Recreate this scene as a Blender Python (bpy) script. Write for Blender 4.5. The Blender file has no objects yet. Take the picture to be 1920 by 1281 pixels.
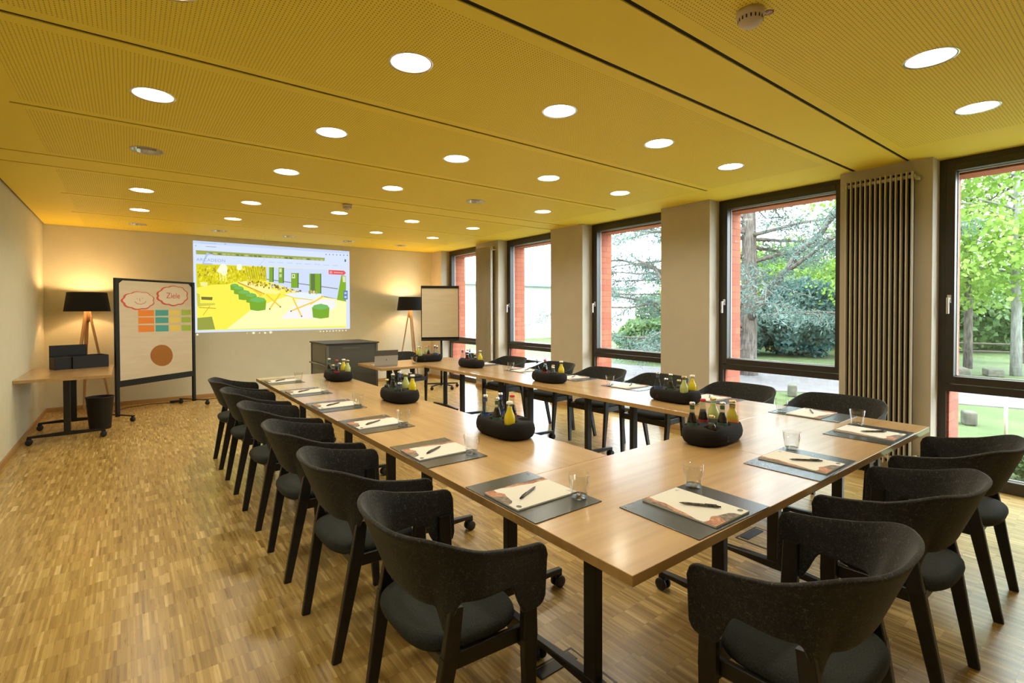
import bpy, bmesh, math, random
import numpy as np
from mathutils import Vector, Matrix
from math import sin, cos, pi, radians as R

random.seed(7); RNG = np.random.default_rng(7)
SC = bpy.context.scene
COL = SC.collection
def V(*a): return Vector(a)

# ------------------------------------------------------------------ camera
fw = Vector((0.60764, 0.79407, -0.0157)).normalized()
rt = fw.cross(Vector((0, 0, 1))).normalized()
up = rt.cross(fw)
roll = -0.0029
rt2 = rt*cos(roll) + up*sin(roll); up2 = up*cos(roll) - rt*sin(roll)
cam_data = bpy.data.cameras.new('camera')
cam = bpy.data.objects.new('camera', cam_data); COL.objects.link(cam)
M = Matrix((rt2, up2, -fw)).transposed().to_4x4(); M.translation = (-1.073, -0.8661, 1.4602)
cam.matrix_world = M
cam_data.sensor_width = 36; cam_data.sensor_fit = 'HORIZONTAL'
cam_data.lens = 939.27/1920*36
cam_data.shift_x = 0.00085; cam_data.shift_y = -0.0233
cam_data.clip_start = 0.05; cam_data.clip_end = 300
SC.camera = cam

# ------------------------------------------------------------------ world / colour management / sun
w = bpy.data.worlds.new('world'); SC.world = w; w.use_nodes = True
bg = w.node_tree.nodes['Background']
bg.inputs[0].default_value = (0.80, 0.90, 1.0, 1); bg.inputs[1].default_value = 10.5
SC.view_settings.view_transform = 'Standard'
SC.view_settings.look = 'None'
SC.view_settings.exposure = 0.46
SC.view_settings.gamma = 1.0
SC.view_settings.use_curve_mapping = False
def lamp(name, kind, loc, energy, color=(1, 1, 1), **kw):
    d = bpy.data.lights.new(name, kind); d.energy = energy; d.color = color
    for k, v in kw.items(): setattr(d, k, v)
    o = bpy.data.objects.new(name, d); COL.objects.link(o); o.location = loc
    return o
sun = lamp('sun', 'SUN', (20, -20, 30), 2.6, (1, .95, .85), angle=R(3))
sun.rotation_euler = (R(38), 0, R(-20))       # high, from behind the glass wall's outer side, never deep into the room
SPOT_POWER = 18.5
LAMP_POWER = 17

# ------------------------------------------------------------------ dimensions (metres)
XL, XP, XF, XO = -2.028, 4.20, 4.40, 4.75      # left wall, pillar faces, window frames, outer brick face
YB, YN = 8.91, -2.6                            # screen wall, wall behind the camera
H = 2.709
GZ = -0.4                                      # garden level
ZT = 0.74
PILLARS = [(8.45, 8.91), (6.40, 7.12), (4.31, 5.00), (2.30, 2.955), (0.309, 0.984), (-1.75, -1.045)]
WINDOWS = [(7.12, 8.45), (5.00, 6.40), (2.955, 4.31), (0.984, 2.30), (-1.045, 0.309)]

# ------------------------------------------------------------------ materials
def srgb(r, g, b):
    f = lambda c: (c/255/12.92) if c/255 <= .04045 else ((c/255+.055)/1.055)**2.4
    return (f(r), f(g), f(b), 1)
def mat(name, color, rough=.5, metal=0, **kw):
    m = bpy.data.materials.new(name); m.use_nodes = True
    b = m.node_tree.nodes['Principled BSDF']
    b.inputs['Base Color'].default_value = (*color[:3], 1)
    b.inputs['Roughness'].default_value = rough; b.inputs['Metallic'].default_value = metal
    for k, v in kw.items(): b.inputs[k].default_value = v
    return m
class NT:
    def __init__(s, m): s.t = m.node_tree; s.b = s.t.nodes['Principled BSDF']
    def n(s, typ, **kw):
        x = s.t.nodes.new(typ)
        for k, v in kw.items():
            if hasattr(x, k): setattr(x, k, v)
            else: x.inputs[k].default_value = v
        return x
    def l(s, a, b): s.t.links.new(a, b)
    def math(s, op, a, b=None, c=None):
        x = s.t.nodes.new('ShaderNodeMath'); x.operation = op
        for i, v in enumerate((a, b, c)):
            if v is None: continue
            if isinstance(v, (int, float)): x.inputs[i].default_value = v
            else: s.l(v, x.inputs[i])
        return x.outputs[0]
    def ramp(s, fac, stops):
        x = s.t.nodes.new('ShaderNodeValToRGB'); e = x.color_ramp.elements
        while len(e) < len(stops): e.new(.5)
        for q, (p, c) in zip(e, stops): q.position = p; q.color = c if len(c) == 4 else (*c, 1)
        s.l(fac, x.inputs[0]); return x.outputs[0]
    def mix(s, fac, a, b, blend='MIX'):
        x = s.t.nodes.new('ShaderNodeMix'); x.data_type = 'RGBA'; x.blend_type = blend
        for i, v in ((0, fac), (6, a), (7, b)):
            if isinstance(v, (int, float)): x.inputs[i].default_value = v
            elif isinstance(v, tuple): x.inputs[i].default_value = v
            else: s.l(v, x.inputs[i])
        return x.outputs[2]
    def pos(s, scale=None):
        g = s.n('ShaderNodeTexCoord').outputs['Object']
        if scale:
            m = s.n('ShaderNodeMapping'); m.inputs['Scale'].default_value = scale; s.l(g, m.inputs[0]); g = m.outputs[0]
        return g
    def bump(s, h, strength=.2, dist=.002):
        x = s.n('ShaderNodeBump'); x.inputs['Strength'].default_value = strength; x.inputs['Distance'].default_value = dist
        s.l(h, x.inputs['Height']); s.l(x.outputs[0], s.b.inputs['Normal'])

def noisy(name, c1, c2, scale=20, rough=.6, stretch=(1, 1, 1), bump=0, detail=4, **kw):
    m = mat(name, c1, rough, **kw); t = NT(m)
    nz = t.n('ShaderNodeTexNoise', Scale=scale, Detail=detail); t.l(t.pos(stretch), nz.inputs['Vector'])
    t.l(t.ramp(nz.outputs[0], [(.35, c1), (.65, c2)]), t.b.inputs['Base Color'])
    if bump: t.bump(nz.outputs[0], bump)
    return m

M_WALL = noisy('plaster', (.62, .60, .46), (.64, .62, .48), 6, .85, bump=.05)
M_PIL = noisy('plaster_pillar', (.50, .44, .345), (.52, .46, .36), 6, .85, bump=.05)
YEL = (.90, .71, .060); 
M_CEIL = noisy('ceiling_yellow', YEL, (.91, .72, .066), 3, .7)
M_DARK = mat('gap_shade_black', (.01, .008, .005), .9)  # near-black for shade painted into the slots and behind the radiator tubes

def perforated():
    m = mat('ceiling_perforated', YEL, .7); t = NT(m)
    p = t.pos(); s = t.n('ShaderNodeSeparateXYZ'); t.l(p, s.inputs[0])
    P = .0165
    def dots(ox, oy):
        x = t.math('SUBTRACT', t.math('FRACT', t.math('ADD', t.math('DIVIDE', s.outputs[0], P), ox+200)), .5)
        y = t.math('SUBTRACT', t.math('FRACT', t.math('ADD', t.math('DIVIDE', s.outputs[1], P), oy+200)), .5)
        d = t.math('ADD', t.math('MULTIPLY', x, x), t.math('MULTIPLY', y, y))
        return t.math('LESS_THAN', d, .030)
    f = dots(0, 0)
    t.l(t.mix(f, (*YEL, 1), (.15, .10, .006, 1)), t.b.inputs['Base Color'])
    return m
M_PERF = perforated()

def parquet():
    m = mat('mosaic_parquet', (.5, .3, .1), .3); t = NT(m)
    p = t.pos(); s = t.n('ShaderNodeSeparateXYZ'); t.l(p, s.inputs[0])
    L, W = .125, .0115
    row = t.math('FLOOR', t.math('DIVIDE', s.outputs[1], L))
    # blocks of strips slip a little against each other
    blk = t.math('FLOOR', t.math('DIVIDE', s.outputs[0], .31))
    wn0 = t.n('ShaderNodeTexWhiteNoise', noise_dimensions='1D'); t.l(blk, wn0.inputs['W'])
    row = t.math('FLOOR', t.math('ADD', t.math('DIVIDE', s.outputs[1], L), t.math('MULTIPLY', wn0.outputs[0], .35)))
    fy = t.math('FRACT', t.math('ADD', t.math('DIVIDE', s.outputs[1], L), t.math('MULTIPLY', wn0.outputs[0], .35)))
    xx = t.math('DIVIDE', s.outputs[0], W)
    col = t.math('FLOOR', xx); fx = t.math('FRACT', xx)
    c = t.n('ShaderNodeCombineXYZ'); t.l(col, c.inputs[0]); t.l(row, c.inputs[1])
    wn = t.n('ShaderNodeTexWhiteNoise', noise_dimensions='2D'); t.l(c.outputs[0], wn.inputs['Vector'])
    col3 = t.math('FLOOR', t.math('DIVIDE', s.outputs[0], W*2.37))
    c3 = t.n('ShaderNodeCombineXYZ'); t.l(col3, c3.inputs[0]); t.l(row, c3.inputs[1])
    wn3 = t.n('ShaderNodeTexWhiteNoise', noise_dimensions='2D'); t.l(c3.outputs[0], wn3.inputs['Vector'])
    v = t.math('ADD', t.math('MULTIPLY', wn.outputs[0], .6), t.math('MULTIPLY', wn3.outputs[0], .4))
    g = t.n('ShaderNodeTexNoise', Scale=1, Detail=5); t.l(t.pos((160, 7, 1)), g.inputs['Vector'])
    big = t.n('ShaderNodeTexNoise', Scale=.9, Detail=2); t.l(p, big.inputs['Vector'])
    v = t.math('ADD', t.math('MULTIPLY', v, .8), t.math('MULTIPLY', g.outputs[0], .3))
    v = t.math('ADD', v, t.math('MULTIPLY', t.math('SUBTRACT', big.outputs[0], .5), .25))
    colr = t.ramp(v, [(.1, (.22, .125, .032)), (.35, (.38, .24, .068)), (.62, (.48, .32, .10)), (.8, (.60, .42, .15)), (.97, (.76, .58, .26))])
    gap = t.math('MAXIMUM', t.math('LESS_THAN', fy, .012), t.math('LESS_THAN', fx, .04))
    t.l(t.mix(t.math('MULTIPLY', gap, .45), colr, (.16, .08, .02, 1)), t.b.inputs['Base Color'])
    t.l(t.math('ADD', t.math('MULTIPLY', g.outputs[0], .12), .23), t.b.inputs['Roughness'])
    t.b.inputs['Specular IOR Level'].default_value = .55; t.b.inputs['Coat Weight'].default_value = .12; t.b.inputs['Coat Roughness'].default_value = .22
    return m
M_FLOOR = parquet()

def wood(name, c1, c2, axis=0, rough=.35, scale=1.0):
    m = mat(name, c1, rough); t = NT(m)
    st = [26, 26, 26]; st[axis] = 1.3
    nz = t.n('ShaderNodeTexNoise', Scale=scale, Detail=6, Distortion=.4); t.l(t.pos(tuple(st)), nz.inputs['Vector'])
    st2 = [9, 9, 9]; st2[axis] = .7
    n2 = t.n('ShaderNodeTexNoise', Scale=scale*.6, Detail=3); t.l(t.pos(tuple(st2)), n2.inputs['Vector'])
    v = t.math('ADD', t.math('MULTIPLY', nz.outputs[0], .55), t.math('MULTIPLY', n2.outputs[0], .45))
    t.l(t.ramp(v, [(.36, c1), (.62, c2)]), t.b.inputs['Base Color'])
    return m
M_TOP = wood('oak_tabletop', (.37, .222, .078), (.50, .317, .132), 1, .3)
NT(M_TOP).b.inputs['Coat Weight'].default_value = .5; NT(M_TOP).b.inputs['Coat Roughness'].default_value = .16
M_OAK = wood('oak_baseboard', (.36, .2, .07), (.46, .28, .11), 1, .45)
M_OAKX = wood('oak_baseboard_cross', (.36, .2, .07), (.46, .28, .11), 0, .45)
M_LEGW = wood('oak_lamp_leg', (.42, .25, .11), (.52, .33, .16), 2, .5)
M_BLACKW = noisy('black_stained_wood', (.005, .0048, .0045), (.010, .009, .008), 40, .42)
M_BROWNP = noisy('dark_plywood', (.045, .033, .02), (.06, .045, .028), 30, .5)
def felt():
    m = mat('charcoal_felt', (.03, .03, .028), .95); t = NT(m)
    n1 = t.n('ShaderNodeTexNoise', Scale=95, Detail=6, Distortion=1.6); t.l(t.pos(), n1.inputs['Vector'])
    n2 = t.n('ShaderNodeTexNoise', Scale=420, Detail=2); t.l(t.pos(), n2.inputs['Vector'])
    v = t.math('ADD', t.math('MULTIPLY', n1.outputs[0], .6), t.math('MULTIPLY', n2.outputs[0], .4))
    t.l(t.ramp(v, [(.36, (.004, .004, .0035)), (.55, (.012, .012, .010)), (.72, (.11, .105, .09))]), t.b.inputs['Base Color'])
    t.b.inputs['Sheen Weight'].default_value = .12; t.b.inputs['Sheen Roughness'].default_value = .5
    t.bump(v, .35, .002)
    return m
M_FELT = felt()
M_SEAT = noisy('seat_fabric', (.010, .013, .0115), (.026, .031, .028), 260, .95, bump=.3)
M_METAL = mat('black_powder_coat', (.006, .006, .0065), .38)
M_RUBBER = mat('black_rubber', (.012, .012, .012), .6)
M_FRAME = noisy('window_frame_bronze', (.030, .023, .018), (.036, .028, .021), 8, .4)
M_SEAL = mat('window_inner_trim', (.18, .17, .17), .35)
M_CHROME = mat('satin_steel', (.75, .73, .7), .25, 1)
M_GASKET = mat('white_gasket', (.6, .6, .6), .4)
def brick():
    m = mat('red_brick', (.5, .1, .04), .85); t = NT(m)
    p = t.pos(); s = t.n('ShaderNodeSeparateXYZ'); t.l(p, s.inputs[0])
    cb = t.n('ShaderNodeCombineXYZ'); t.l(t.math('ADD', s.outputs[0], s.outputs[1]), cb.inputs[0]); t.l(s.outputs[2], cb.inputs[1])
    b = t.n('ShaderNodeTexBrick'); t.l(cb.outputs[0], b.inputs['Vector'])
    b.inputs['Scale'].default_value = 1; b.inputs['Brick Width'].default_value = .25; b.inputs['Row Height'].default_value = .083
    b.inputs['Mortar Size'].default_value = .006
    b.inputs['Color1'].default_value = (.30, .072, .034, 1); b.inputs['Color2'].default_value = (.38, .11, .052, 1); b.inputs['Mortar'].default_value = (.22, .07, .04, 1)
    t.l(b.outputs[0], t.b.inputs['Base Color'])
    return m
M_BRICK = brick()
def glass(name, tint=(1, 1, 1), ior=1.45, rough=0.0):
    m = bpy.data.materials.new(name); m.use_nodes = True; t = m.node_tree; t.nodes.clear()
    o = t.nodes.new('ShaderNodeOutputMaterial'); mx = t.nodes.new('ShaderNodeMixShader')
    tr = t.nodes.new('ShaderNodeBsdfTransparent'); tr.inputs[0].default_value = (*tint, 1)
    gl = t.nodes.new('ShaderNodeBsdfGlossy'); gl.inputs['Roughness'].default_value = rough
    lw = t.nodes.new('ShaderNodeLayerWeight'); lw.inputs[0].default_value = .5
    f0 = ((ior-1)/(ior+1))**2
    pw_ = t.nodes.new('ShaderNodeMath'); pw_.operation = 'POWER'; pw_.inputs[1].default_value = 5; t.links.new(lw.outputs['Facing'], pw_.inputs[0])
    ma = t.nodes.new('ShaderNodeMath'); ma.operation = 'MULTIPLY_ADD'; ma.inputs[1].default_value = 1-f0; ma.inputs[2].default_value = f0; t.links.new(pw_.outputs[0], ma.inputs[0])
    t.links.new(ma.outputs[0], mx.inputs[0]); t.links.new(tr.outputs[0], mx.inputs[1]); t.links.new(gl.outputs[0], mx.inputs[2])
    t.links.new(mx.outputs[0], o.inputs[0]); return m
M_PANE = glass('window_glass', (.96, .98, .97))
M_GLASS = glass('tumbler_glass', (.985, .99, .985), 1.5)
M_BGLASS = glass('bottle_glass', (.85, .9, .88), 1.5)
M_RAD = mat('radiator_paint', (.50, .445, .345), .4)
M_MAT = noisy('slate_leather', (.028, .033, .038), (.036, .042, .048), 300, .25, bump=.05)
M_MAT.node_tree.nodes['Principled BSDF'].inputs['Specular IOR Level'].default_value = .8
M_PAPER = mat('paper', (.68, .66, .60), .7)
M_PRINT1 = noisy('print_rust', (.30, .10, .045), (.55, .30, .17), 60, .7)
M_PRINT2 = noisy('print_sepia', (.10, .075, .055), (.25, .2, .15), 80, .7)
M_INK = mat('print_grey', (.12, .12, .11), .6)
M_WHITEINK = mat('mat_logo_white', (.45, .47, .5), .5)
M_PEN = noisy('pen_black', (.015, .012, .010), (.16, .13, .1), 120, .3)
M_BOWL = noisy('charcoal_rubber_foam', (.006, .005, .0046), (.009, .008, .007), 200, .85, bump=.08)
M_BOWL.node_tree.nodes['Principled BSDF'].inputs['Specular IOR Level'].default_value = .3
M_RUST = mat('embossed_logo_rust', (.09, .022, .014), .6)
M_SHADE = noisy('black_lamp_shade', (.006, .006, .007), (.010, .010, .011), 200, .9)
M_SHADEIN = mat('lamp_shade_lining', (.55, .5, .42), .8)
M_CART = mat('cart_dark_grey', (.085, .085, .075), .35)
M_CARTF = mat('cart_frame_grey', (.14, .14, .12), .4)
M_CARTG = mat('cart_groove', (.02, .02, .018), .5)
M_PLASTIC = mat('black_plastic', (.005, .005, .0055), .55)
M_WHITEP = mat('white_plastic', (.62, .52, .42), .45)
M_SILVER = mat('laptop_silver', (.45, .45, .43), .35, .4)
M_SILVERD = mat('laptop_reflection_band', (.09, .085, .075), .4)  # darker silver for the reflection painted on the lid
M_REFL = mat('reflector_aluminium', (.85, .83, .8), .22, 1)
def emis(name, color, strength):
    m = bpy.data.materials.new(name); m.use_nodes = True; t = m.node_tree; t.nodes.clear()
    o = t.nodes.new('ShaderNodeOutputMaterial'); e = t.nodes.new('ShaderNodeEmission')
    e.inputs[0].default_value = (*color[:3], 1); e.inputs[1].default_value = strength
    t.links.new(e.outputs[0], o.inputs[0]); return m
M_BULB = emis('lit_lamp', (1, .95, .84), 9)
M_REFLLIT = mat('reflector_lit_pale', (.85, .83, .78), .35)  # lightened reflector for lit downlights, their brightness put into the colour
M_BULBOFF = mat('unlit_lamp', (.35, .33, .28), .4)
M_GRASS = noisy('lawn', (.042, .068, .012), (.068, .098, .023), 1.6, .9, detail=8)
M_ROAD = noisy('paving', (.105, .092, .088), (.13, .12, .12), 3, .9)
M_BARK = noisy('bark', (.06, .05, .042), (.17, .14, .115), 9, .95, stretch=(3, 3, .5), bump=.6)
M_BARKL = noisy('bark_light', (.14, .14, .12), (.24, .25, .21), 7, .95, stretch=(3, 3, .6))
def leafmat(name, a, b, tl=.35):
    a, b = [tuple(q*.8 for q in c) for c in (a, b)]
    m = noisy(name, a, b, 1.1, .7, detail=3); t = NT(m)
    tr = t.n('ShaderNodeBsdfTranslucent'); mx = t.n('ShaderNodeMixShader'); mx.inputs[0].default_value = tl
    src = t.b.inputs['Base Color'].links[0].from_socket
    t.l(src, tr.inputs[0]); t.l(t.b.outputs[0], mx.inputs[1]); t.l(tr.outputs[0], mx.inputs[2])
    t.l(mx.outputs[0], t.t.nodes['Material Output'].inputs[0]); return m
M_NEEDLE = leafmat('cedar_needles', (.08, .14, .12), (.16, .24, .20), .3)
M_LEAF = leafmat('maple_leaves', (.16, .30, .035), (.29, .43, .08), .5)
M_LEAF2 = leafmat('hedge_leaves', (.10, .19, .06), (.19, .29, .11), .4)
M_BLUEC = leafmat('blue_conifer', (.06, .14, .12), (.10, .20, .17), .3)
M_HOUSE = mat('white_render', (.6, .6, .6), .9)
M_HOUSEB = mat('beige_render', (.30, .25, .18), .9)
M_HOUSER = mat('blue_grey_roof_edge', (.14, .18, .21), .7)
M_WOODF = mat('fence_wood', (.10, .085, .06), .9)

# ------------------------------------------------------------------ mesh helper
class MB:
    def __init__(s): s.v = []; s.f = []; s.m = []; s.sm = []
    def add(s, vs, fs, mi=0, smooth=False, M=None):
        o = len(s.v)
        s.v += [tuple(M @ Vector(v)) for v in vs] if M is not None else [tuple(v) for v in vs]
        s.f += [tuple(i+o for i in f) for f in fs]; s.m += [mi]*len(fs); s.sm += [smooth]*len(fs)
        return s
    def box(s, lo, hi, mi=0, M=None, bev=0):
        x0, y0, z0 = lo; x1, y1, z1 = hi
        if bev <= 0:
            vs = [(x0,y0,z0),(x1,y0,z0),(x1,y1,z0),(x0,y1,z0),(x0,y0,z1),(x1,y0,z1),(x1,y1,z1),(x0,y1,z1)]
            return s.add(vs, [(0,3,2,1),(4,5,6,7),(0,1,5,4),(1,2,6,5),(2,3,7,6),(3,0,4,7)], mi, False, M)
        bm = bmesh.new(); bmesh.ops.create_cube(bm, size=1)
        for v in bm.verts: v.co = Vector((x0+(v.co.x+.5)*(x1-x0), y0+(v.co.y+.5)*(y1-y0), z0+(v.co.z+.5)*(z1-z0)))
        bmesh.ops.bevel(bm, geom=bm.edges[:], offset=bev, segments=2, profile=.5, affect='EDGES')
        s.bm(bm, mi, False, M); return s
    def bm(s, bm, mi=0, smooth=False, M=None):
        bm.verts.index_update()
        s.add([v.co.copy() for v in bm.verts], [[v.index for v in f.verts] for f in bm.faces], mi, smooth, M); bm.free()
    def loft(s, rings, mi=0, smooth=True, closed=True, caps=True, M=None):
        n = len(rings[0]); vs = [p for r in rings for p in r]; fs = []
        for i in range(len(rings)-1):
            for j in range(n if closed else n-1):
                k = (j+1) % n
                fs.append((i*n+j, i*n+k, (i+1)*n+k, (i+1)*n+j))
        s.add(vs, fs, mi, smooth, M)
        if caps:
            o = len(s.v)-len(vs)
            s.f += [tuple(o+j for j in reversed(range(n))), tuple(o+(len(rings)-1)*n+j for j in range(n))]; s.m += [mi]*2; s.sm += [False]*2
        return s
    def lathe(s, prof, seg=24, mi=0, smooth=True, caps=True, M=None):
        rings = [[(r*cos(2*pi*j/seg), r*sin(2*pi*j/seg), z) for j in range(seg)] for r, z in prof]
        return s.loft(rings, mi, smooth, True, caps, M)
    def tube(s, pts, rad, seg=8, mi=0, smooth=True, caps=True):
        pts = [Vector(p) for p in pts]; rings = []
        rs = rad if isinstance(rad, (list, tuple)) else [rad]*len(pts)
        prev = None
        for i, p in enumerate(pts):
            d = (pts[min(i+1, len(pts)-1)]-pts[max(i-1, 0)]).normalized()
            if prev is None:
                a = d.cross(Vector((0, 0, 1)));  a = a if a.length > .05 else d.cross(Vector((1, 0, 0)))
            else: a = prev - d*prev.dot(d)
            a.normalize(); prev = a; b = d.cross(a)
            rings.append([p+(a*cos(2*pi*j/seg)+b*sin(2*pi*j/seg))*rs[i] for j in range(seg)])
        return s.loft(rings, mi, smooth, True, caps)
    def bar(s, p0, p1, w0, h0, w1=None, h1=None, upv=(0, 1, 0), mi=0, cham=.25):
        """chamfered rectangular bar, w along side, h along upv"""
        p0, p1 = Vector(p0), Vector(p1); w1 = w0 if w1 is None else w1; h1 = h0 if h1 is None else h1
        d = (p1-p0).normalized(); u = Vector(upv); u = (u-d*u.dot(d)).normalized(); sdir = d.cross(u)
        rings = []
        for p, w_, h_ in ((p0, w0, h0), (p1, w1, h1)):
            c = min(w_, h_)*cham*.5
            pts = [(w_/2-c, h_/2), (w_/2, h_/2-c), (w_/2, -h_/2+c), (w_/2-c, -h_/2), (-w_/2+c, -h_/2), (-w_/2, -h_/2+c), (-w_/2, h_/2-c), (-w_/2+c, h_/2)]
            rings.append([p+sdir*a+u*b for a, b in pts])
        return s.loft(rings, mi, False)
    def prism(s, poly, z0, z1, mi=0, M=None):
        n = len(poly)
        vs = [(x, y, z0) for x, y in poly]+[(x, y, z1) for x, y in poly]
        fs = [tuple(reversed(range(n))), tuple(range(n, 2*n))]+[(i, (i+1) % n, n+(i+1) % n, n+i) for i in range(n)]
        return s.add(vs, fs, mi, False, M)
    def build(s, name, mats, parent=None, loc=None, rz=None):
        me = bpy.data.meshes.new(name); me.from_pydata(s.v, [], s.f)
        mats = mats if isinstance(mats, (list, tuple)) else [mats]
        for m in mats: me.materials.append(m)
        me.polygons.foreach_set('material_index', s.m); me.polygons.foreach_set('use_smooth', s.sm); me.update()
        o = bpy.data.objects.new(name, me); COL.objects.link(o)
        if parent: o.parent = parent
        if loc is not None: o.location = loc
        if rz is not None: o.rotation_euler = (0, 0, rz)
        return o
def tag(o, label=None, cat=None, group=None, kind=None):
    if label: o['label'] = label
    if cat: o['category'] = cat
    if group: o['group'] = group
    if kind: o['kind'] = kind
    return o
def thing(name, label, cat, loc=(0, 0, 0), rz=0, group=None):
    o = bpy.data.objects.new(name, None); COL.objects.link(o); o.location = loc; o.rotation_euler = (0, 0, rz)
    o.empty_display_size = .1
    return tag(o, label, cat, group)
def struct(o): o['kind'] = 'structure'; return o
def dup(root, loc, rz, label, group=None):
    def cp(o, parent):
        c = o.copy(); COL.objects.link(c); c.parent = parent
        if parent is not None: c.matrix_parent_inverse = o.matrix_parent_inverse.copy()
        for ch in kids.get(o, []): cp(ch, c)
        return c
    kids = {}
    stack = [root]
    allo = [o for o in COL.objects if o.parent]
    for o in allo: kids.setdefault(o.parent, []).append(o)
    r = cp(root, None); r.location = loc; r.rotation_euler = (0, 0, rz); r['label'] = label
    if group: r['group'] = group
    return r
def place(proto, loc, rz, label, group, cache={}):
    """the first placement uses the prototype itself, later ones copies of it"""
    if proto.name not in cache:
        cache[proto.name] = 1; proto.location = loc; proto.rotation_euler = (0, 0, rz); proto['label'] = label
        if group: proto['group'] = group
        return proto
    return dup(proto, loc, rz, label, group)
def baked(o):
    dg = bpy.context.evaluated_depsgraph_get(); dg.update()
    me = bpy.data.meshes.new_from_object(o.evaluated_get(dg)); o.modifiers.clear(); o.data = me
    return o
def text_mesh(name, body, size, material, parent, M, extrude=.0006, align='CENTER', space=1.0):
    c = bpy.data.curves.new(name, 'FONT'); c.body = body; c.size = size; c.extrude = extrude; c.align_x = align; c.align_y = 'CENTER'; c.space_character = space
    t = bpy.data.objects.new(name, c); COL.objects.link(t)
    dg = bpy.context.evaluated_depsgraph_get(); dg.update()
    me = bpy.data.meshes.new_from_object(t.evaluated_get(dg)); bpy.data.objects.remove(t)
    me.materials.clear(); me.materials.append(material)
    o = bpy.data.objects.new(name, me); COL.objects.link(o); o.parent = parent; o.matrix_local = M
    return o
ORD = ['first', 'second', 'third', 'fourth', 'fifth', 'sixth', 'seventh', 'eighth']

# ================================================================== THE SETTING
struct(MB().box((XL-.3, YN-.2, -.2), (XO-.02, YB+.3, 0)).build('floor', M_FLOOR))
struct(MB().box((XL-.2, YN, -.2), (XL, YB, H+.3)).build('wall_left', M_WALL))
struct(MB().box((XL-.2, YB, -.2), (XO, YB+.25, H+.3)).build('wall_back', M_WALL))
struct(MB().box((XL-.2, YN-.2, -.2), (XO, YN, H+.3)).build('wall_front', M_WALL))
b = MB()
for y0, y1 in PILLARS: b.box((XP, y0, 0), (XF+.03, y1, H+.2))
b.box((XP, YN, 0), (XF+.03, -1.75, H+.2))
struct(b.build('wall_right', M_PIL))
b = MB()
for y0, y1 in PILLARS: b.box((XF+.03, y0-.07, GZ-.5), (XO, min(y1+.07, YB), H+.2))
b.box((XF+.03, YN, GZ-.5), (XO, -1.7, H+.2))
b.box((XF+.13, YN, H-.12), (XO, YB, H+1.2)); b.box((XF+.13, YN, GZ-.5), (XO, YB, -.02))
struct(b.build('wall_outside', M_BRICK))
# baseboards
struct(MB().box((XL, YN, 0), (XL+.014, YB, .062)).build('baseboard_left', M_OAK))
struct(MB().box((XL+.014, YB-.014, 0), (XP, YB, .062)).build('baseboard_back', M_OAKX))
b = MB()
for y0, y1 in PILLARS:
    b.box((XP-.014, y0-.014, 0), (XP, min(y1+.014, YB-.014), .062))
    b.box((XP, y0-.014, 0), (XF, y0, .062))
struct(b.build('baseboard_right', M_OAK))

# ceiling: slabs with slots that are filled black for shade, perforated fields, round cut-outs for the lamps
LX = [-.941+1.0203*k for k in range(5)]
LROWS = [-.14, 1.467, 2.711, 3.968, 5.596, 6.871, 8.148]
def ceiling():
    b = MB(); g = .013
    bays = [(YN, .46), (.485, .855), (.885, 4.565), (4.59, 4.965), (4.99, YB-.012)]
    x0, x1, px0, px1 = XL+.022, XF+.03, -1.62, 3.80
    def slab(xa, xb, ya, yb, mi=0): b.box((xa, ya, H), (xb, yb, H+.02), mi)
    def bay(ya, yb, slots):
        slab(x0, px0, ya, yb); slab(px1, x1, ya, yb)
        e = [ya]+[q for s_ in slots for q in (s_-g, s_+g)]+[yb]
        for i in range(0, len(e), 2):
            a, c = e[i], e[i+1]
            slab(px0, px1, a, a+.07); slab(px0, px1, c-.07, c)
            slab(px0, px0+.06, a+.07, c-.07); slab(px1-.06, px1, a+.07, c-.07)
            slab(px0+.06, px1-.06, a+.07, c-.07, 1)
    bay(*bays[0], [-.8]); slab(x0, x1, *bays[1]); bay(*bays[2], [2.09, 3.335]); slab(x0, x1, *bays[3]); bay(*bays[4], [6.22, 7.50])
    o = b.build('ceiling', [M_CEIL, M_PERF])
    c = MB()
    for y in LROWS:
        for x in LX: c.lathe([(.1, H-.05), (.1, H+.06)], 32, smooth=False, M=Matrix.Translation((x, y, 0)))
    co = c.build('cutter', M_DARK)
    # cut each slab: boolean against all cutters
    bmv = bmesh.new(); bmv.from_mesh(o.data); bmesh.ops.remove_doubles(bmv, verts=bmv.verts, dist=0)
    bmv.to_mesh(o.data); bmv.free()
    md = o.modifiers.new('cut', 'BOOLEAN'); md.object = co; md.operation = 'DIFFERENCE'; md.solver = 'EXACT'; md.use_self = True
    baked(o); bpy.data.objects.remove(co)
    return struct(o)
ceiling()
b = MB().box((XL-.2, YN-.2, H+.12), (XO, YB+.2, H+.16))
for ys, full in ((-.8, 0), (.4725, 1), (.87, 1), (2.09, 0), (3.335, 0), (4.5775, 1), (4.9775, 1), (6.22, 0), (7.50, 0)):
    g = .0128 if not full else (.0148 if ys == .87 else .0123)
    b.box((XL+.023 if full else -1.6198, ys-g, H+.006), (XF+.02 if full else 3.7998, ys+g, H+.019))  # black strip fills each slot, painting in the shade of the gap
struct(b.build('ceiling_slot_shade', M_DARK))

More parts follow.
